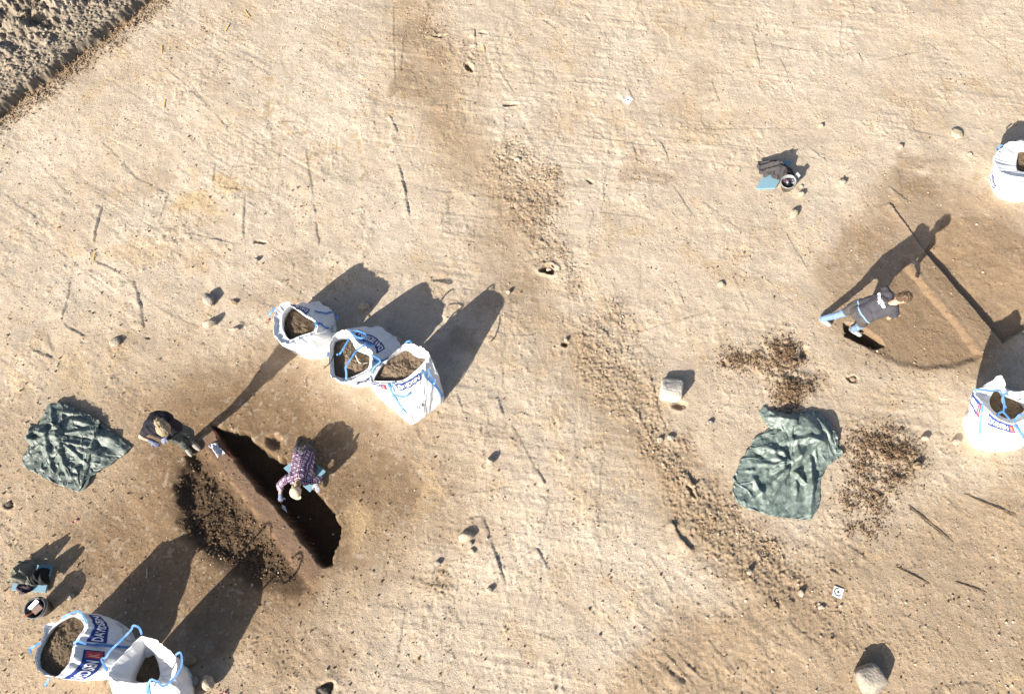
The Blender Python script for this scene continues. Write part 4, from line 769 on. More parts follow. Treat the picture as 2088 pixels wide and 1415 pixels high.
X = crumple([(88, 1160), (100, 1158), (111, 1162)], [(111, 1162), (114, 1178), (108, 1192)], [(108, 1192), (96, 1194), (84, 1190)], [(84, 1190), (82, 1174), (88, 1160)], 36, 1.4, mound_floor([(99, 1176, .14, .22)]), 46, 180, .05)
X = crease(X, 64, 6, .9, 2, 3)
cloth('rucksack', X, JET, label='black soft rucksack beside the crumpled olive jacket', cat='rucksack')
X = crumple([(428, 908), (437, 905), (444, 903)], [(444, 903), (449, 914), (461, 926)], [(461, 926), (453, 926), (446, 935)], [(446, 935), (440, 922), (428, 908)], 30, 1.12, mound_floor([(444, 917, .10, .03)]), 47, 150, .03)
X = crease(X, 65, 9, .8, 2, 3)
cloth('finds_bag', X, mat('grey_plastic', (0.52, 0.53, 0.57), 0.3, 0.5, None, (30, (0.30, 0.31, 0.34), 0.6)), label='small grey plastic finds bag lying on the baulk end', cat='bag')
# ---------------------------------------------------------------- people
from mathutils.bvhtree import BVHTree
def body_bm(items):
    """items: ('c', p, q, r0, r1) tapered limb; ('e', centre, radii, rotation) ellipsoid"""
    bm = bmesh.new()
    for it in items:
        if it[0] == 'c':
            _, p, q, r0, r1 = it; p, q = Vector(p), Vector(q); d = q - p; L = d.length
            for c, r in ((p, r0), (q, r1)): bmesh.ops.create_icosphere(bm, subdivisions=2, radius=r, matrix=Matrix.Translation(c))
            if L > 1e-4:
                M = Matrix.Translation((p + q) / 2) @ d.to_track_quat('Z', 'Y').to_matrix().to_4x4()
                bmesh.ops.create_cone(bm, cap_ends=True, segments=20, radius1=r0, radius2=r1, depth=L, matrix=M)
        else:
            _, c, rad, rot = it; M = Matrix.Translation(c) @ rot.to_4x4() @ Matrix.Diagonal((*rad, 1))
            bmesh.ops.create_icosphere(bm, subdivisions=3, radius=1, matrix=M)
    return bm
def fuse(name, items, m, parent, voxel=0.014, smooth=5, wrinkle=0.0, seed=0, freq=9, label=None):
    bm = body_bm(items); me = bpy.data.meshes.new(name); bm.to_mesh(me); bm.free()
    o = bpy.data.objects.new('tmp', me); COL.objects.link(o)
    r = o.modifiers.new('r', 'REMESH'); r.mode = 'VOXEL'; r.voxel_size = voxel; r.use_smooth_shade = True
    s = o.modifiers.new('s', 'SMOOTH'); s.iterations = smooth; s.factor = .5
    out = bpy.data.meshes.new_from_object(o.evaluated_get(bpy.context.evaluated_depsgraph_get())); bpy.data.objects.remove(o); bpy.data.meshes.remove(me)
    out.name = name
    if wrinkle:
        n = len(out.vertices); V = np.empty(n * 3); N_ = np.empty(n * 3); out.vertices.foreach_get('co', V); out.vertices.foreach_get('normal', N_); V = V.reshape(-1, 3); N_ = N_.reshape(-1, 3)
        a = V[:, 0] + .6 * V[:, 2]; b = V[:, 1] - .5 * V[:, 2]
        k = np.abs(fbm(a * freq, b * freq, seed, 3, .6)) * 1.6 + .5 * fbm(a * freq * 2.3, b * freq * 2.3, seed + 3, 2)
        out.vertices.foreach_set('co', (V + N_ * (wrinkle * (k - .3))[:, None]).ravel()); out.update()
    return link(name, out, m, parent, label)
I3 = Matrix.Identity(3)
def frame(fwd, up):
    f = Vector(fwd).normalized(); r = f.cross(Vector(up)).normalized(); u = r.cross(f); return Matrix((f, -r, u)).transposed()   # x forward, y left, z up
def head_items(c, M, k=1.0):
    P = lambda x, y, z: Vector(c) + M @ Vector((x * k, y * k, z * k))
    return [('e', P(0, 0, .02), (.098 * k, .078 * k, .105 * k), M), ('e', P(.035, 0, -.06), (.062 * k, .055 * k, .065 * k), M), ('c', P(.095, 0, -.005), P(.112, 0, -.035), .011 * k, .016 * k),
            ('e', P(.088, 0, -.075), (.014 * k, .026 * k, .011 * k), M), ('e', P(.0, .080, -.01), (.022 * k, .010 * k, .032 * k), M), ('e', P(.0, -.080, -.01), (.022 * k, .010 * k, .032 * k), M),
            ('e', P(.078, 0, .025), (.02 * k, .05 * k, .012 * k), M)]
def eyes(c, M, parent, k=1.0):
    for s in (1, -1):
        bm = bmesh.new(); bmesh.ops.create_icosphere(bm, subdivisions=2, radius=.012 * k, matrix=Matrix.Translation(Vector(c) + M @ Vector((.086 * k, s * .033 * k, .005 * k)))); me = bpy.data.meshes.new('eye'); bm.to_mesh(me); bm.free(); link('eye', me, EYE, parent)
def hand_items(w_, d, n, curl=0.5, k=1.0, left=True, r=1.0):
    """wrist, finger direction, back-of-hand normal"""
    d = Vector(d).normalized(); n = Vector(n).normalized(); s = d.cross(n).normalized() * (1 if left else -1); n = s.cross(d) * (1 if left else -1); w_ = Vector(w_); M = Matrix((d, s, n)).transposed()
    it = [('e', w_ + d * .05 * k, (.052 * k, .042 * k, .020 * k), M)]
    for i, (o, L) in enumerate(((.031, .070), (.011, .080), (-.010, .075), (-.030, .058))):
        a = w_ + d * (.088 - abs(o) * .15) * k + s * o * k; f = (d + s * o * 2.2 - n * curl * .5).normalized(); b = a + f * L * .55 * k; g = (d + s * o * 1.6 - n * curl * 1.5).normalized(); c = b + g * L * .5 * k
        it += [('c', a, b, .0095 * k * r, .009 * k * r), ('c', b, c, .009 * k * r, .0075 * k * r)]
    a = w_ + d * .03 * k + s * .034 * k; b = a + (d * .6 + s * .75 - n * .3).normalized() * .042 * k; c = b + (d * .95 + s * .2 - n * .4).normalized() * .034 * k
    it += [('c', a, b, .013 * k * r, .011 * k * r), ('c', b, c, .011 * k * r, .009 * k * r)]
    return it
def skin(name, c): return mat(name, c, 0.55, 0.35, None, (14, tuple(q * .85 for q in c), .6))
EYE = mat('eye_dark', (.02, .015, .012), .3); SKIN = skin('skin', (.50, .30, .21)); SKIN2 = skin('fair_skin', (.56, .36, .27))
HAIRB = mat('brown_hair', (.055, .032, .018), .55, .4, (90, .01), (40, (.20, .13, .08), .7)); HAIRF = mat('blond_hair', (.25, .18, .10), .5, .4, (90, .01), (45, (.45, .36, .24), .8))
NAVY = mat('dark_grey_cloth', (.050, .050, .060), .85, .2, (60, .004), (7, (.075, .072, .08), .6)); TEE = mat('black_tshirt', (.022, .020, .028), .85, .2, (60, .004))
SHORT = mat('brown_grey_cloth', (.085, .078, .078), .85, .2, (60, .004), (8, (.06, .055, .055), .6)); JEAN = mat('blue_denim', (.155, .235, .36), .85, .2, (120, .003), (12, (.22, .31, .44), .6))
SHOE = mat('pale_grey_shoe', (.42, .40, .37), .6, .3, (60, .003)); SHOE2 = mat('grey_boot', (.27, .25, .22), .7, .3, (60, .003)); GREEN = mat('green_grey_cloth', (.075, .082, .075), .85, .2, (60, .004), (10, (.12, .12, .11), .6))
GLOVE = mat('blue_grey_glove', (.15, .17, .25), .7, .3, (60, .002)); GLOVE2 = mat('pale_grey_glove', (.36, .37, .40), .7, .3, (60, .002)); CAPM = mat('beige_cap', (.62, .50, .34), .8, .2, (60, .002)); BOOT = mat('dark_boot', (.05, .045, .045), .7, .3)
V3 = Vector
# ---- standing man in a dark printed vest, stepping into the right hand pit
fz = gz(*W2(1745, 676)[:2])
J = {k: V3(W2(*p)) for k, p in dict(fL=(1676, 651, .07), kL=(1716, 640, .49), hL=(1750, 623, .90), fR=(1738, 672, -.05), kR=(1757, 663, .36), hR=(1760, 648, .88), pel=(1757, 636, .92), chest=(1800, 615, 1.24), neck=(1824, 618, 1.40), head=(1843, 608, 1.52), sL=(1806, 591, 1.32), sR=(1825, 639, 1.31), eL=(1806, 597, 1.06), eR=(1812, 648, 1.06), wL=(1822, 602, .86), wR=(1828, 640, .86)).items()}
man = thing('person', 'person standing astride in a dark vest with white lettering and blue jeans', 'person', (J['pel'].x, J['pel'].y, 0))
tors = (J['neck'] - J['pel']).normalized(); side = (J['sL'] - J['sR']).normalized(); back = tors.cross(side); back = back if back.z > 0 else -back
HM = frame(V3((.75, -.10, -.66)), V3((.6, .1, .75)))
legs = [('c', J['hL'], J['kL'], .085, .058), ('c', J['kL'], J['fL'], .056, .042), ('c', J['hR'], J['kR'], .085, .058), ('c', J['kR'], J['fR'], .056, .042)]
arms = [('c', J['sL'], J['eL'], .052, .040), ('c', J['eL'], J['wL'], .040, .027), ('c', J['sR'], J['eR'], .052, .040), ('c', J['eR'], J['wR'], .040, .027)]
dn = V3((.5, 0, -.9))
hands = hand_items(J['wL'], dn, V3((-.6, .6, .2)), .5, 1, True) + hand_items(J['wR'], dn, V3((-.6, -.6, .2)), .5, 1, False)
torso = lambda e: [('c', J['pel'], J['chest'], .13 + e, .14 + e), ('c', J['hL'] + tors * .05, J['sL'] * .75 + J['sR'] * .25, .105 + e, .10 + e), ('c', J['hR'] + tors * .05, J['sR'] * .75 + J['sL'] * .25, .105 + e, .10 + e), ('c', J['sL'] - side * .04, J['sR'] + side * .04, .075 + e, .075 + e)]
fuse('body', torso(-.02) + legs + arms + hands + [('c', J['neck'] - tors * .06, J['head'], .058, .056)] + head_items(J['head'], HM), SKIN, man, .011, 4)
eyes(J['head'], HM, man)
P_ = lambda x, y, z: J['head'] + HM @ V3((x, y, z))
fuse('hair', [('e', P_(-.018, 0, .040), (.104, .088, .098), HM), ('e', P_(-.06, 0, -.02), (.062, .074, .075), HM)], HAIRB, man, .008, 3, .022, 3, 30)
sh = fuse('vest', torso(0.0) + [('c', J['sL'] + side * .01, J['sL'] * .62 + J['eL'] * .38, .068, .062), ('c', J['sR'] - side * .01, J['sR'] * .62 + J['eR'] * .38, .068, .062), ('c', J['pel'] - tors * .02, J['pel'] + tors * .14, .15, .14)], NAVY, man, .012, 5, .014, 5, 7)
fuse('shorts', [('c', J['pel'] - tors * .06, J['pel'] + tors * .02, .142, .145), ('c', J['hL'], J['hL'] * .35 + J['kL'] * .65, .112, .085), ('c', J['hR'], J['hR'] * .30 + J['kR'] * .70, .118, .088)], SHORT, man, .012, 5, .014, 8, 8)
for a, b, c, nm in (('hL', 'kL', 'fL', 1), ('hR', 'kR', 'fR', 2)):
    fuse('jeans_leg', [('c', J[a] * .45 + J[b] * .55, J[b], .076, .070), ('c', J[b], J[c] + V3((0, 0, .01)), .068, .058)], JEAN, man, .011, 4, .014, 9 + nm, 11)
for a, d in (('fL', V3((.75, -.5, 0))), ('fR', V3((.85, -.55, 0)))):
    d.normalize(); c = J[a]; M = frame(d, V3((0, 0, 1)))
    fuse('shoe', [('e', c + d * .075 + V3((0, 0, -.03)), (.135, .048, .042), M), ('e', c + V3((0, 0, -.005)), (.06, .046, .05), M), ('e', c + d * .15 + V3((0, 0, -.035)), (.06, .05, .034), M)], SHOE, man, .009, 3)
# hem strip at the waist
ca_ = J['pel'] + tors * .045; th = np.linspace(0, 2 * np.pi, 49)
me = sh.data; bv = BVHTree.FromPolygons([v.co for v in me.vertices], [p.vertices[:] for p in me.polygons])
ring = []
for t in th:
    dr = (side * math.cos(t) + back * math.sin(t)).normalized(); hit = bv.ray_cast(ca_ + dr * .5, -dr); ring.append((hit[0] if hit[0] else ca_ + dr * .16) + dr * .006)
ribbon('waist_strip', [tuple(q) for q in ring], [tuple((q - ca_).normalized()) for q in ring], .028, mat('blue_hem', (.17, .27, .36), .8), man, .006)
# lettering across the back
def backtext(s, c, ax, ay, wdt, hgt, x0, bold=.05):
    V, Fq = text_mesh(s, bold); out = []
    for x, y in V:
        q = c + ax * (x0 + x * wdt) + ay * (y * hgt); h = bv.ray_cast(q + back * .4, -back); out.append((h[0] if h[0] else q) + back * .008)
    return link('lettering', raw_mesh('lettering', np.array([tuple(o) for o in out]), Fq, False), WHITE, sh)
bc = J['chest'] + tors * .0; ax = -side
backtext('MOESG', bc, ax, tors, .175, .050, -.165); backtext('RD', bc, ax, tors, .075, .050, .070)
for dx, dy, sw, sg in ((.028, -.012, .07, 1), (.028, -.012, .07, -1)):
    L = [bc + ax * (.012 + .045 * f + (0 if sg > 0 else 0)) + tors * (-.02 + (.085 * f if sg > 0 else .085 * (1 - f))) for f in np.linspace(0, 1, 8)]
    L = [((bv.ray_cast(q + back * .4, -back)[0] or q) + back * .009) for q in L]; ribbon('letter_emblem', [tuple(q) for q in L], [tuple(back)] * 8, .016, WHITE, sh, .003)
# ---- woman standing bent over at the end of the baulk
J = {k: V3(W2(*p)) for k, p in dict(fL=(378, 911, .07), fR=(391, 902, .07), kL=(371, 896, .48), kR=(386, 882, .48), hL=(341, 884, .86), hR=(357, 871, .86), pel=(346, 876, .88), chest=(322, 857, 1.16), neck=(320, 860, 1.34), head=(334, 874, 1.44), sL=(298, 877, 1.27), sR=(346, 856, 1.27), eL=(287, 890, 1.06), eR=(350, 868, 1.06), wL=(309, 899, .98), wR=(337, 890, .98)).items()}
wom = thing('person', 'person with a blond bun and black T-shirt standing bent over the baulk end', 'person', (J['pel'].x, J['pel'].y, 0))
tors = (J['neck'] - J['pel']).normalized(); side = (J['sL'] - J['sR']).normalized(); fw = V3((.50, -.86, 0))
HM = frame(V3((.38, -.62, -.70)), V3((.4, -.6, .7)))
legs = [('c', J['hL'], J['kL'], .088, .060), ('c', J['kL'], J['fL'], .056, .042), ('c', J['hR'], J['kR'], .088, .060), ('c', J['kR'], J['fR'], .056, .042)]
arms = [('c', J['sL'], J['eL'], .046, .038), ('c', J['eL'], J['wL'], .038, .026), ('c', J['sR'], J['eR'], .046, .038), ('c', J['eR'], J['wR'], .038, .026)]
hl = hand_items(J['wL'], J['wL'] - J['eL'] + V3((.02, -.06, -.05)), V3((-.1, -.2, 1)), .6, .95, True); hr = hand_items(J['wR'], J['wR'] - J['eR'] + V3((-.02, -.03, -.05)), V3((.1, -.2, 1)), .6, .95, False)
torso = lambda e: [('c', J['pel'], J['chest'], .125 + e, .135 + e), ('c', J['chest'], J['neck'] - V3((0, 0, .10)), .15 + e, .13 + e), ('e', (J['sL'] + J['sR']) / 2 - fw * .05 - V3((0, 0, .04)), (.15 + e, .23 + e, .13 + e), frame(fw, V3((0, 0, 1)))), ('c', J['hL'], J['sL'] * .75 + J['sR'] * .25 - V3((0, 0, .05)), .10 + e, .10 + e), ('c', J['hR'], J['sR'] * .75 + J['sL'] * .25 - V3((0, 0, .05)), .10 + e, .10 + e), ('c', J['sL'] - side * .05, J['sR'] + side * .05, .07 + e, .07 + e)]
fuse('body', torso(-.02) + legs + arms + hl + hr + [('c', J['neck'] - tors * .08, J['head'], .054, .052)] + head_items(J['head'], HM, 1.06), SKIN2, wom, .011, 4)
eyes(J['head'], HM, wom)
P_ = lambda x, y, z: J['head'] + HM @ V3((x, y, z))
ha = fuse('hair', [('e', P_(-.014, 0, .044), (.120, .102, .112), HM), ('e', P_(-.05, 0, -.02), (.075, .088, .09), HM)], HAIRF, wom, .008, 3, .014, 13, 26)
fuse('hair_bun', [('e', P_(-.135, .01, .045), (.062, .072, .062), HM), ('e', P_(-.15, -.02, .03), (.035, .04, .035), HM)], HAIRF, ha, .008, 2, .024, 14, 30)
fuse('t_shirt', torso(.018) + [('c', J['sL'], J['sL'] * .6 + J['eL'] * .4, .068, .064), ('c', J['sR'], J['sR'] * .6 + J['eR'] * .4, .068, .064)], TEE, wom, .012, 5, .014, 15, 8)
fuse('trousers', [('c', J['pel'] - V3((0, 0, .05)), J['pel'] + tors * .06, .14, .135), ('c', J['hL'], J['kL'], .105, .078), ('c', J['kL'], J['fL'] + V3((0, 0, .04)), .076, .062), ('c', J['hR'], J['kR'], .105, .078), ('c', J['kR'], J['fR'] + V3((0, 0, .04)), .076, .062)], GREEN, wom, .012, 4, .02, 16, 11)
for a, d in (('fL', V3((.62, -.78, 0))), ('fR', V3((.72, -.60, 0)))):
    d.normalize(); c = J[a]; M = frame(d, V3((0, 0, 1)))
    fuse('shoe', [('e', c + d * .085 + V3((0, 0, -.03)), (.13, .047, .042), M), ('e', c + V3((0, 0, .0)), (.06, .046, .055), M)], SHOE2, wom, .009, 3)
for it, w_, e in ((hl, 'wL', 'eL'), (hr, 'wR', 'eR')):
    fuse('glove', [(i[0], i[1], i[2], i[3] * 1.22, i[4] * 1.22) if i[0] == 'c' else (i[0], i[1], tuple(q * 1.12 for q in i[2]), i[3]) for i in it] + [('c', J[w_] * .75 + J[e] * .25, J[w_] + (J[w_] - J[e]).normalized() * .03, .036, .034)], GLOVE, wom, .0065, 2)
# ---- digger kneeling on the mat in a plaid shirt
PLAID = mat('plaid_cloth', (.3, .2, .3), .85, .2, (60, .004)); t_ = PLAID.node_tree; b_ = t_.nodes['Principled BSDF']
tc = next(n for n in t_.nodes if n.type == 'TEX_COORD'); sx = t_.nodes.new('ShaderNodeSeparateXYZ'); t_.links.new(tc.outputs['Object'], sx.inputs[0])
nz = t_.nodes.new('ShaderNodeTexNoise'); nz.inputs['Scale'].default_value = 5; t_.links.new(tc.outputs['Object'], nz.inputs['Vector'])
def mnode(op, a, b=None):
    n = t_.nodes.new('ShaderNodeMath'); n.operation = op
    for i, q in enumerate((a, b)):
        if q is None: continue
        if isinstance(q, (int, float)): n.inputs[i].default_value = q
        else: t_.links.new(q, n.inputs[i])
    return n.outputs[0]
wob = mnode('MULTIPLY', nz.outputs[0], .015)
def stripe(src, per, ph, duty): return mnode('LESS_THAN', mnode('FRACT', mnode('ADD', mnode('MULTIPLY', mnode('ADD', src, wob), 1 / per), ph)), duty)
ysum = mnode('ADD', sx.outputs[1], mnode('MULTIPLY', sx.outputs[2], -.55)); xsum = mnode('ADD', sx.outputs[0], mnode('MULTIPLY', sx.outputs[2], .25))
A1 = stripe(xsum, .088, .1, .6); A2 = stripe(ysum, .088, .3, .6); B1 = stripe(xsum, .088, .82, .06); B2 = stripe(ysum, .088, .02, .06)
def mixc(f, c0, c1):
    n = t_.nodes.new('ShaderNodeMix'); n.data_type = 'RGBA'; t_.links.new(f, n.inputs[0])
    for i, q in ((6, c0), (7, c1)):
        if isinstance(q, tuple): n.inputs[i].default_value = (*q, 1)
        else: t_.links.new(q, n.inputs[i])
    return n.outputs[2]
c = mixc(A2, mixc(A1, (.52, .44, .49), (.16, .085, .15)), mixc(A1, (.15, .08, .145), (.025, .015, .045)))
c = mixc(B1, c, (.55, .45, .50)); c = mixc(B2, c, (.55, .45, .50)); t_.links.new(c, b_.inputs['Base Color'])
pf = gz(*W2(575, 1000)[:2])
J = {k: V3(W2(*p)) for k, p in dict(pel=(622, 922, .26), mid=(618, 948, .38), neck=(609, 981, .45), head=(604, 1000, .47), sL=(585, 976, .38), sR=(637, 980, .38), eL=(571, 988, .20), wL=(572, 1012, .02), eR=(650, 976, .20), wR=(643, 984, .12), kL=(602, 962, .10), kR=(636, 966, .10), aL=(606, 914, .07), aR=(632, 920, .07), hL=(612, 920, .25), hR=(632, 923, .25)).items()}
dig_ = thing('person', 'person in a plaid shirt and beige cap kneeling over the dark dug pit', 'person', (J['pel'].x, J['pel'].y, 0))
tors = (J['neck'] - J['mid']).normalized(); side = (J['sR'] - J['sL']).normalized()
HM = frame(V3((-.02, -.60, -.78)), V3((0, -.75, .6)))
legs = [('c', J['hL'], J['kL'], .088, .064), ('c', J['kL'], J['aL'], .060, .045), ('c', J['hR'], J['kR'], .088, .064), ('c', J['kR'], J['aR'], .060, .045)]
arms = [('c', J['sL'], J['eL'], .046, .038), ('c', J['eL'], J['wL'], .038, .028), ('c', J['sR'], J['eR'], .046, .038), ('c', J['eR'], J['wR'], .038, .028)]
hl = hand_items(J['wL'], V3((-.1, -.6, -.7)), V3((.2, -.7, .6)), .9, .98, False); hr = hand_items(J['wR'], V3((.35, -.75, -.1)), V3((0, .1, 1)), .15, .98, True)
torso = lambda e: [('c', J['pel'], J['mid'], .12 + e, .115 + e), ('c', J['mid'], J['neck'] - tors * .10, .115 + e, .105 + e), ('c', J['hL'] + V3((0, -.05, .02)), J['sL'] * .72 + J['sR'] * .28, .105 + e, .10 + e), ('c', J['hR'] + V3((0, -.05, .02)), J['sR'] * .72 + J['sL'] * .28, .105 + e, .10 + e), ('c', J['sL'] + side * .05, J['sR'] - side * .05, .07 + e, .07 + e)]
fuse('body', torso(-.02) + legs + arms + hl + hr + [('c', J['neck'] - tors * .08, J['head'], .052, .052)] + head_items(J['head'], HM, .97), SKIN, dig_, .011, 4)
eyes(J['head'], HM, dig_)
P_ = lambda x, y, z: J['head'] + HM @ V3((x, y, z))
cap = fuse('cap', [('e', P_(-.004, 0, .048), (.112, .094, .090), HM)], CAPM, dig_, .008, 3)
fuse('cap_brim', [('e', P_(.125, 0, .018), (.062, .074, .009), HM)], CAPM, cap, .006, 2)
fuse('hair', [('e', P_(-.085, 0, -.02), (.035, .066, .06), HM), ('e', P_(-.135, .012, .0), (.045, .030, .030), HM), ('c', P_(-.14, .012, 0), P_(-.20, .02, -.02), .028, .014)], HAIRF, dig_, .007, 2, .012, 23, 30)
fuse('plaid_shirt', torso(0) + [('c', J['sL'], J['eL'], .068, .056), ('c', J['eL'], J['eL'] * .6 + J['wL'] * .4, .054, .050), ('c', J['sR'], J['eR'], .068, .056), ('c', J['eR'], J['eR'] * .5 + J['wR'] * .5, .054, .048)], PLAID, dig_, .011, 4, .016, 25, 9)
fuse('trousers', [('c', J['pel'] + V3((0, .02, -.04)), J['pel'] + V3((0, -.03, .02)), .14, .13), ('c', J['hL'], J['kL'], .108, .082), ('c', J['kL'], J['aL'], .078, .066), ('c', J['hR'], J['kR'], .108, .082), ('c', J['kR'], J['aR'], .078, .066)], SHORT, dig_, .012, 4, .016, 26, 10)
for a in ('aL', 'aR'):
    c = J[a] + V3((0, .05, -.02)); M = frame(V3((0, 1, -.35)), V3((0, .3, 1))); fuse('boot', [('e', c + V3((0, .06, -.01)), (.125, .048, .045), M), ('e', c, (.06, .05, .055), M)], BOOT, dig_, .009, 3)
for it, w_, e, m_ in ((hl, 'wL', 'eL', GLOVE), (hr, 'wR', 'eR', GLOVE2)):
    fuse('glove', [(i[0], i[1], i[2], i[3] * 1.22, i[4] * 1.22) if i[0] == 'c' else (i[0], i[1], tuple(q * 1.12 for q in i[2]), i[3]) for i in it] + [('c', J[w_] * .75 + J[e] * .25, J[w_] + (J[w_] - J[e]).normalized() * .03, .036, .034)], m_, dig_, .0065, 2)
WLH = J['wL'] + V3((-.1, -.6, -.7)).normalized() * .10
# ---------------------------------------------------------------- buckets, targets, pegs, tools
def lathe(name, prof, c, m, parent, n=40, tilt=None):
    th = np.arange(n) / n * 2 * np.pi; V = np.array([[(r * math.cos(t), r * math.sin(t), z) for t in th] for r, z in prof])
    if tilt is not None: V = np.einsum('ij,abj->abi', np.array(tilt), V)
    return link(name, raw_mesh(name, V + np.array(c), grid_faces(len(prof), n, True)), m, parent)
BUCK = mat('grey_bucket', (0.10, 0.105, 0.11), 0.45, 0.4, None, (9, (0.2, 0.2, 0.2), 0.4)); BLADE = mat('steel', (0.42, 0.43, 0.45), 0.38, 0.5, None, (20, (0.25, 0.22, 0.19), 0.5), metal=0.6)
WOOD = mat('orange_wood', (0.36, 0.12, 0.06), 0.6, 0.3); PINKB = mat('pink_brown_box', (0.42, 0.28, 0.23), 0.7, 0.3)
p = P3(92, 1240); zt = .27
bk = thing('bucket', 'grey bucket holding trowels beside the lower left kneeling mat', 'bucket', p)
lathe('bucket_shell', [(0.001, .012), (.115, .012), (.120, 0), (.155, zt * .9), (.168, zt * .9), (.168, zt * .95), (.160, zt), (.150, zt), (.146, zt * .92), (.110, .03), (.001, .03)], p, BUCK, bk)
hp = [Vector(p) + Vector((.168 * math.cos(t), .168 * math.sin(t), zt - .02 - .05 * math.sin(max(0, t - .2) * .8))) for t in np.linspace(-1.2, 1.9, 14)]
tube('bucket_handle', [(q.x * 1.0 + .012, q.y, q.z) for q in hp], .006, BLADE, bk)
def box(name, c, dx, dy, dz, rot, m, parent=None, label=None, cat=None, group=None, bev=.004):
    bm = bmesh.new(); bmesh.ops.create_cube(bm, size=1, matrix=Matrix.Translation(c) @ rot.to_4x4() @ Matrix.Diagonal((dx, dy, dz, 1)))
    if bev: bmesh.ops.bevel(bm, geom=bm.edges[:], offset=bev, segments=2, profile=.7, affect='EDGES')
    me = bpy.data.meshes.new(name); bm.to_mesh(me); bm.free(); return link(name, me, m, parent, label, cat, group)
E3 = lambda x, y, z: Matrix.Rotation(R(z), 3, 'Z') @ Matrix.Rotation(R(y), 3, 'Y') @ Matrix.Rotation(R(x), 3, 'X')
box('scoop', p + Vector((-.055, .03, zt - .02)), .26, .062, .016, E3(25, -18, 42), BLADE, None, 'grey metal scoop standing across the mouth of the bucket', 'scoop')
box('box', p + Vector((.02, -.02, zt - .08)), .13, .10, .14, E3(10, 10, 50), PINKB, None, 'pinkish brown box packed inside the bucket', 'box')
wt = thing('trowel', 'trowel with an orange wooden handle sticking out of the bucket', 'trowel', p + Vector((-.05, -.09, zt - .03)))
tube('handle', [tuple(p + Vector((-.02, -.05, zt - .05))), tuple(p + Vector((-.08, -.10, zt + .0))), tuple(p + Vector((-.13, -.14, zt + .01)))], [.014, .017, .012], WOOD, wt)
box('blade', p + Vector((.03, -.02, zt - .12)), .12, .07, .004, E3(40, 30, 40), BLADE, wt, bev=0)
# clear bucket of bottles
CLR = mat('clear_plastic', (0.42, 0.42, 0.42), 0.25, 0.5); CLR.node_tree.nodes['Principled BSDF'].inputs['Transmission Weight'].default_value = 0.35
p = P3(1604, 383); cb = thing('bucket', 'pale translucent bucket of bottles beside the dark jacket', 'bucket', p)
tl = Matrix.Rotation(R(-14), 3, 'Y') @ Matrix.Rotation(R(8), 3, 'X')
lathe('bucket_shell', [(.001, .01), (.105, .01), (.11, 0), (.14, .26), (.152, .26), (.152, .28), (.142, .285), (.135, .26), (.10, .03), (.001, .03)], p, CLR, cb, 36, tl)
for k, (dx, dy, c_, l_) in enumerate(((.0, -.03, (0.03, 0.05, 0.05), 'dark green bottle lying nearest the bucket rim'), (-.05, .03, (0.09, 0.05, 0.08), 'purple patterned bottle in the translucent bucket'), (.05, .03, (0.03, 0.03, 0.06), 'dark blue flask inside the translucent bucket'))):
    c = p + Vector((dx - .04, dy + .01, .16)); bo = thing('bottle', l_, 'bottle', c, 'bottles in the translucent bucket')
    lathe('bottle_body', [(.001, -.1), (.036, -.1), (.04, -.08), (.04, .07), (.03, .10), (.018, .12), (.001, .12)], c, mat('bottle_%d' % k, c_, .25, .5), bo, 20, E3(20, -25, 60 * k))
    lathe('cap', [(.001, .118), (.02, .118), (.02, .145), (.001, .147)], c, mat('cap_%d' % k, (.25, .1, .1) if k == 1 else (.3, .35, .4), .4), bo, 16, E3(20, -25, 60 * k))
lid = box('lid', p + Vector((.12, .10, .22)), .19, .10, .006, E3(0, -60, 30), CLR, cb, bev=0)
# survey targets
BOARD = mat('white_board', (0.80, 0.80, 0.80), 0.5, 0.3); INK = mat('black_ink', (0.05, 0.05, 0.055), 0.5, 0.3); INKL = mat('faded_ink', (0.45, 0.43, 0.45), 0.5, 0.3)
def disc(name, c, r, m, parent, a0=None, r0=0.0):
    n = 30; t = np.linspace(a0[0], a0[1], n) if a0 else np.linspace(0, 2 * np.pi, n)
    V = np.stack([np.stack([c[0] + rr * np.cos(t), c[1] + rr * np.sin(t), np.full(n, c[2])], -1) for rr in (r0, r)]); return link(name, raw_mesh(name, V, grid_faces(2, n)[:, ::-1], False), m, parent)
def target(cs, label):
    z = max(P3(*c).z for c in cs) + .004; c = np.mean([W2(*q) for q in cs], 0); t = thing('survey_target', label, 'target', (c[0], c[1], z), 'white survey targets')
    slab('board', cs, [z] * 4, .008, BOARD, parent=t, bev=.001); return t, z + .0095
t, z = target([(1279.5, 195), (1292.5, 203), (1282, 214), (1269.5, 207)], 'small white survey target printed with black dots near the top')
for u, v, r, m in ((1280.5, 204.3, .021, INK), (1275.1, 202.3, .013, INK), (1275.6, 207.2, .012, INK), (1281.3, 209.6, .012, INK), (1285.8, 206.4, .013, INK), (1284.5, 202.5, .010, INKL)): disc('printed_dot', W2(u, v, z), r, m, t)
t, z = target([(1701.3, 1193.8), (1721, 1201), (1714.5, 1221), (1696.5, 1213)], 'small white survey target printed with a broken ring and dot')
c = W2(1709.4, 1206.5, z); disc('printed_dot', c, .019, INK, t); disc('printed_ring', c, .067, INK, t, (R(75), R(298)), .050)
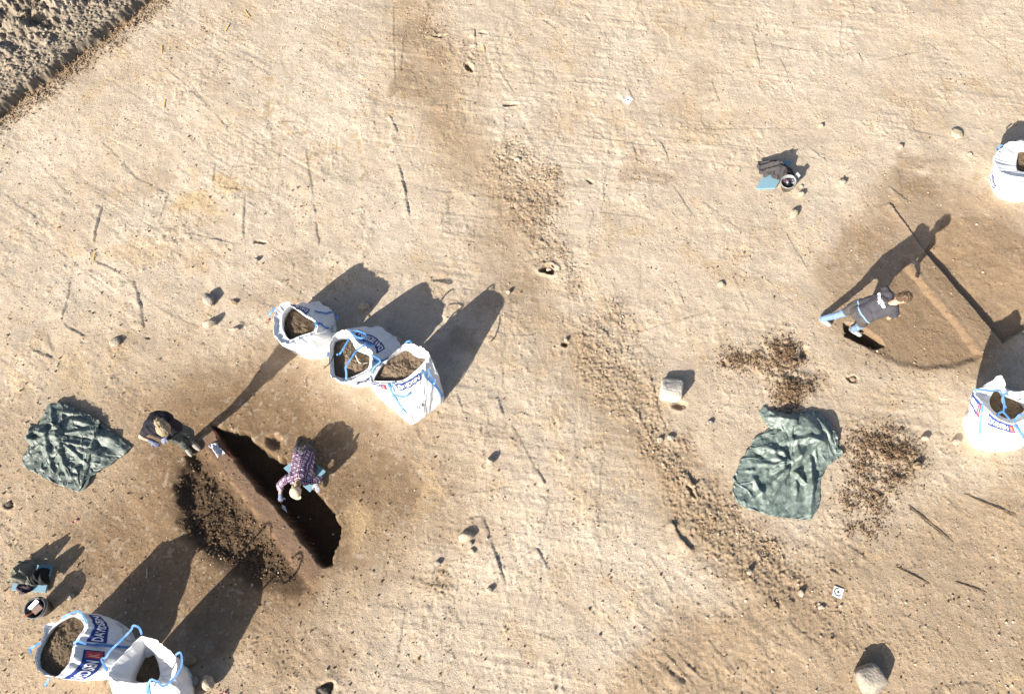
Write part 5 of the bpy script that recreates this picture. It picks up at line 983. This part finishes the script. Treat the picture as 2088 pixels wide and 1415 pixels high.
# yellow find pegs
PEG = mat('yellow_peg', (0.75, 0.50, 0.08), 0.6, 0.3)
for (u0, v0, u1, v1), l in (((329, 94, 331, 111), 'yellow peg near the cut topsoil edge, upper of two'), ((337, 204, 334, 222), 'yellow peg lying below the upper left one'), ((499, 22, 509, 35), 'yellow peg tilted right at the top of the site'), ((468, 50, 460, 66), 'yellow peg tilted left just below another peg'), ((193, 517, 189, 533), 'yellow peg in the corner of a scraped step at far left'), ((985, 93, 987, 108), 'yellow peg standing alone at top centre')):
    a, b = P3(u0, v0), P3(u1, v1); d = b - a
    box('peg', (a + b) / 2 + Vector((0, 0, .014)), d.length, .015, .007, E3(0, 0, math.degrees(math.atan2(d.y, d.x))), PEG, None, l, 'peg', 'yellow marking pegs', .002)
a, b = P3(301, 1158), P3(300, 1178); d = b - a
box('stick', (a + b) / 2 + Vector((0, 0, .014)), d.length, .018, .014, E3(0, 0, math.degrees(math.atan2(d.y, d.x))), mat('grey_wood', (.42, .40, .36), .8), None, 'short pale wooden stick lying in a bag shadow', 'stick')
REDT = mat('red_plastic', (0.50, 0.09, 0.07), 0.5, 0.3, None, (40, (0.7, 0.6, 0.55), 0.6))
for (u, v, a), l in (((154, 1062, 20), 'scrap of red and white tape between the left sheet and mats'), ((547, 655, 60), 'scrap of faded red tape beside the leftmost bag of three'), ((457, 1413, 10), 'scrap of red tape at the bottom edge near the tall pale stone')):
    c = P3(u, v); n = 12; s = np.linspace(-.06, .06, n); V = np.stack([np.stack([c.x + s * math.cos(R(a)) - k * math.sin(R(a)), c.y + s * math.sin(R(a)) + k * math.cos(R(a)) + .012 * np.sin(s * 60), c.z + .015 + .01 * np.sin(s * 90 + k * 40)], -1) for k in (-.018, 0, .018)])
    o = link('tape_scrap', raw_mesh('tape_scrap', V, grid_faces(3, n), True), REDT, None, l, 'tape', 'scraps of red tape'); sd = o.modifiers.new('t', 'SOLIDIFY'); sd.thickness = .002
c = P3(77, 1346); box('leaf_scrap', c + Vector((0, 0, .012)), .10, .035, .006, E3(8, 6, 42), STM[3], None, 'dark leaf shaped scrap left of the bottom left bag', 'scrap')
REDC = mat('red_string', (0.24, 0.03, 0.02), 0.6, 0.3)
tube('string', [tuple(P3(u, v, .012)) for u, v in ((437, 876), (444, 888), (450, 897), (458, 908), (463, 916), (478, 937))], .004, REDC, None, 6, label='red string along the shaded edge of the baulk', cat='string')
for pts, l in (([(1852, 1030), (1880, 1052), (1915, 1080), (1944, 1106)], 'thin dark root crossing the ground right of the sea green sheet'), ([(1966, 1006), (2000, 1022), (2036, 1036), (2072, 1050)], 'thin dark root near the right edge below the bag'), ([(1826, 1155), (1860, 1172), (1896, 1190)], 'short thin root right of the ring marked target'), ([(1948, 1186), (1978, 1196), (2012, 1208)], 'straight pale root at the lower right')):
    tube('root', [tuple(P3(u, v, .008)) for u, v in pts], [.004, .008, .007, .003], mat('root_bark', (.16, .11, .06), .9), None, 6, label=l, cat='root', group='thin roots on the ground')
tt = thing('trowel', 'pointed steel trowel held in the blue gloved hand of the plaid shirted digger', 'trowel', WLH)
tube('handle', [tuple(WLH + V3((-.015, .05, .03))), tuple(WLH + V3((.0, .0, .0))), tuple(WLH + V3((.02, -.06, -.03)))], [.013, .015, .010], mat('dark_handle', (.10, .05, .03), .6), tt)
a = WLH + V3((.02, -.06, -.03)); b = a + V3((.115, -.14, .01)); d = (b - a).normalized(); s_ = d.cross(V3((0, 0, 1))).normalized()
V = [a - s_ * .006, a + s_ * .006, a + d * .05 + s_ * .03, b, a + d * .05 - s_ * .03]; V = [tuple(q + V3((0, 0, z))) for z in (0, .004) for q in V]
bm = bmesh.new(); vs = [bm.verts.new(v) for v in V]; bm.faces.new(vs[4::-1]); bm.faces.new(vs[5:])
for i in range(5): bm.faces.new((vs[i], vs[(i + 1) % 5], vs[5 + (i + 1) % 5], vs[5 + i]))
me = bpy.data.meshes.new('blade'); bm.to_mesh(me); bm.free(); link('blade', me, mat('bright_steel', (.6, .58, .55), .35, .5, None, None, 0, .4), tt)
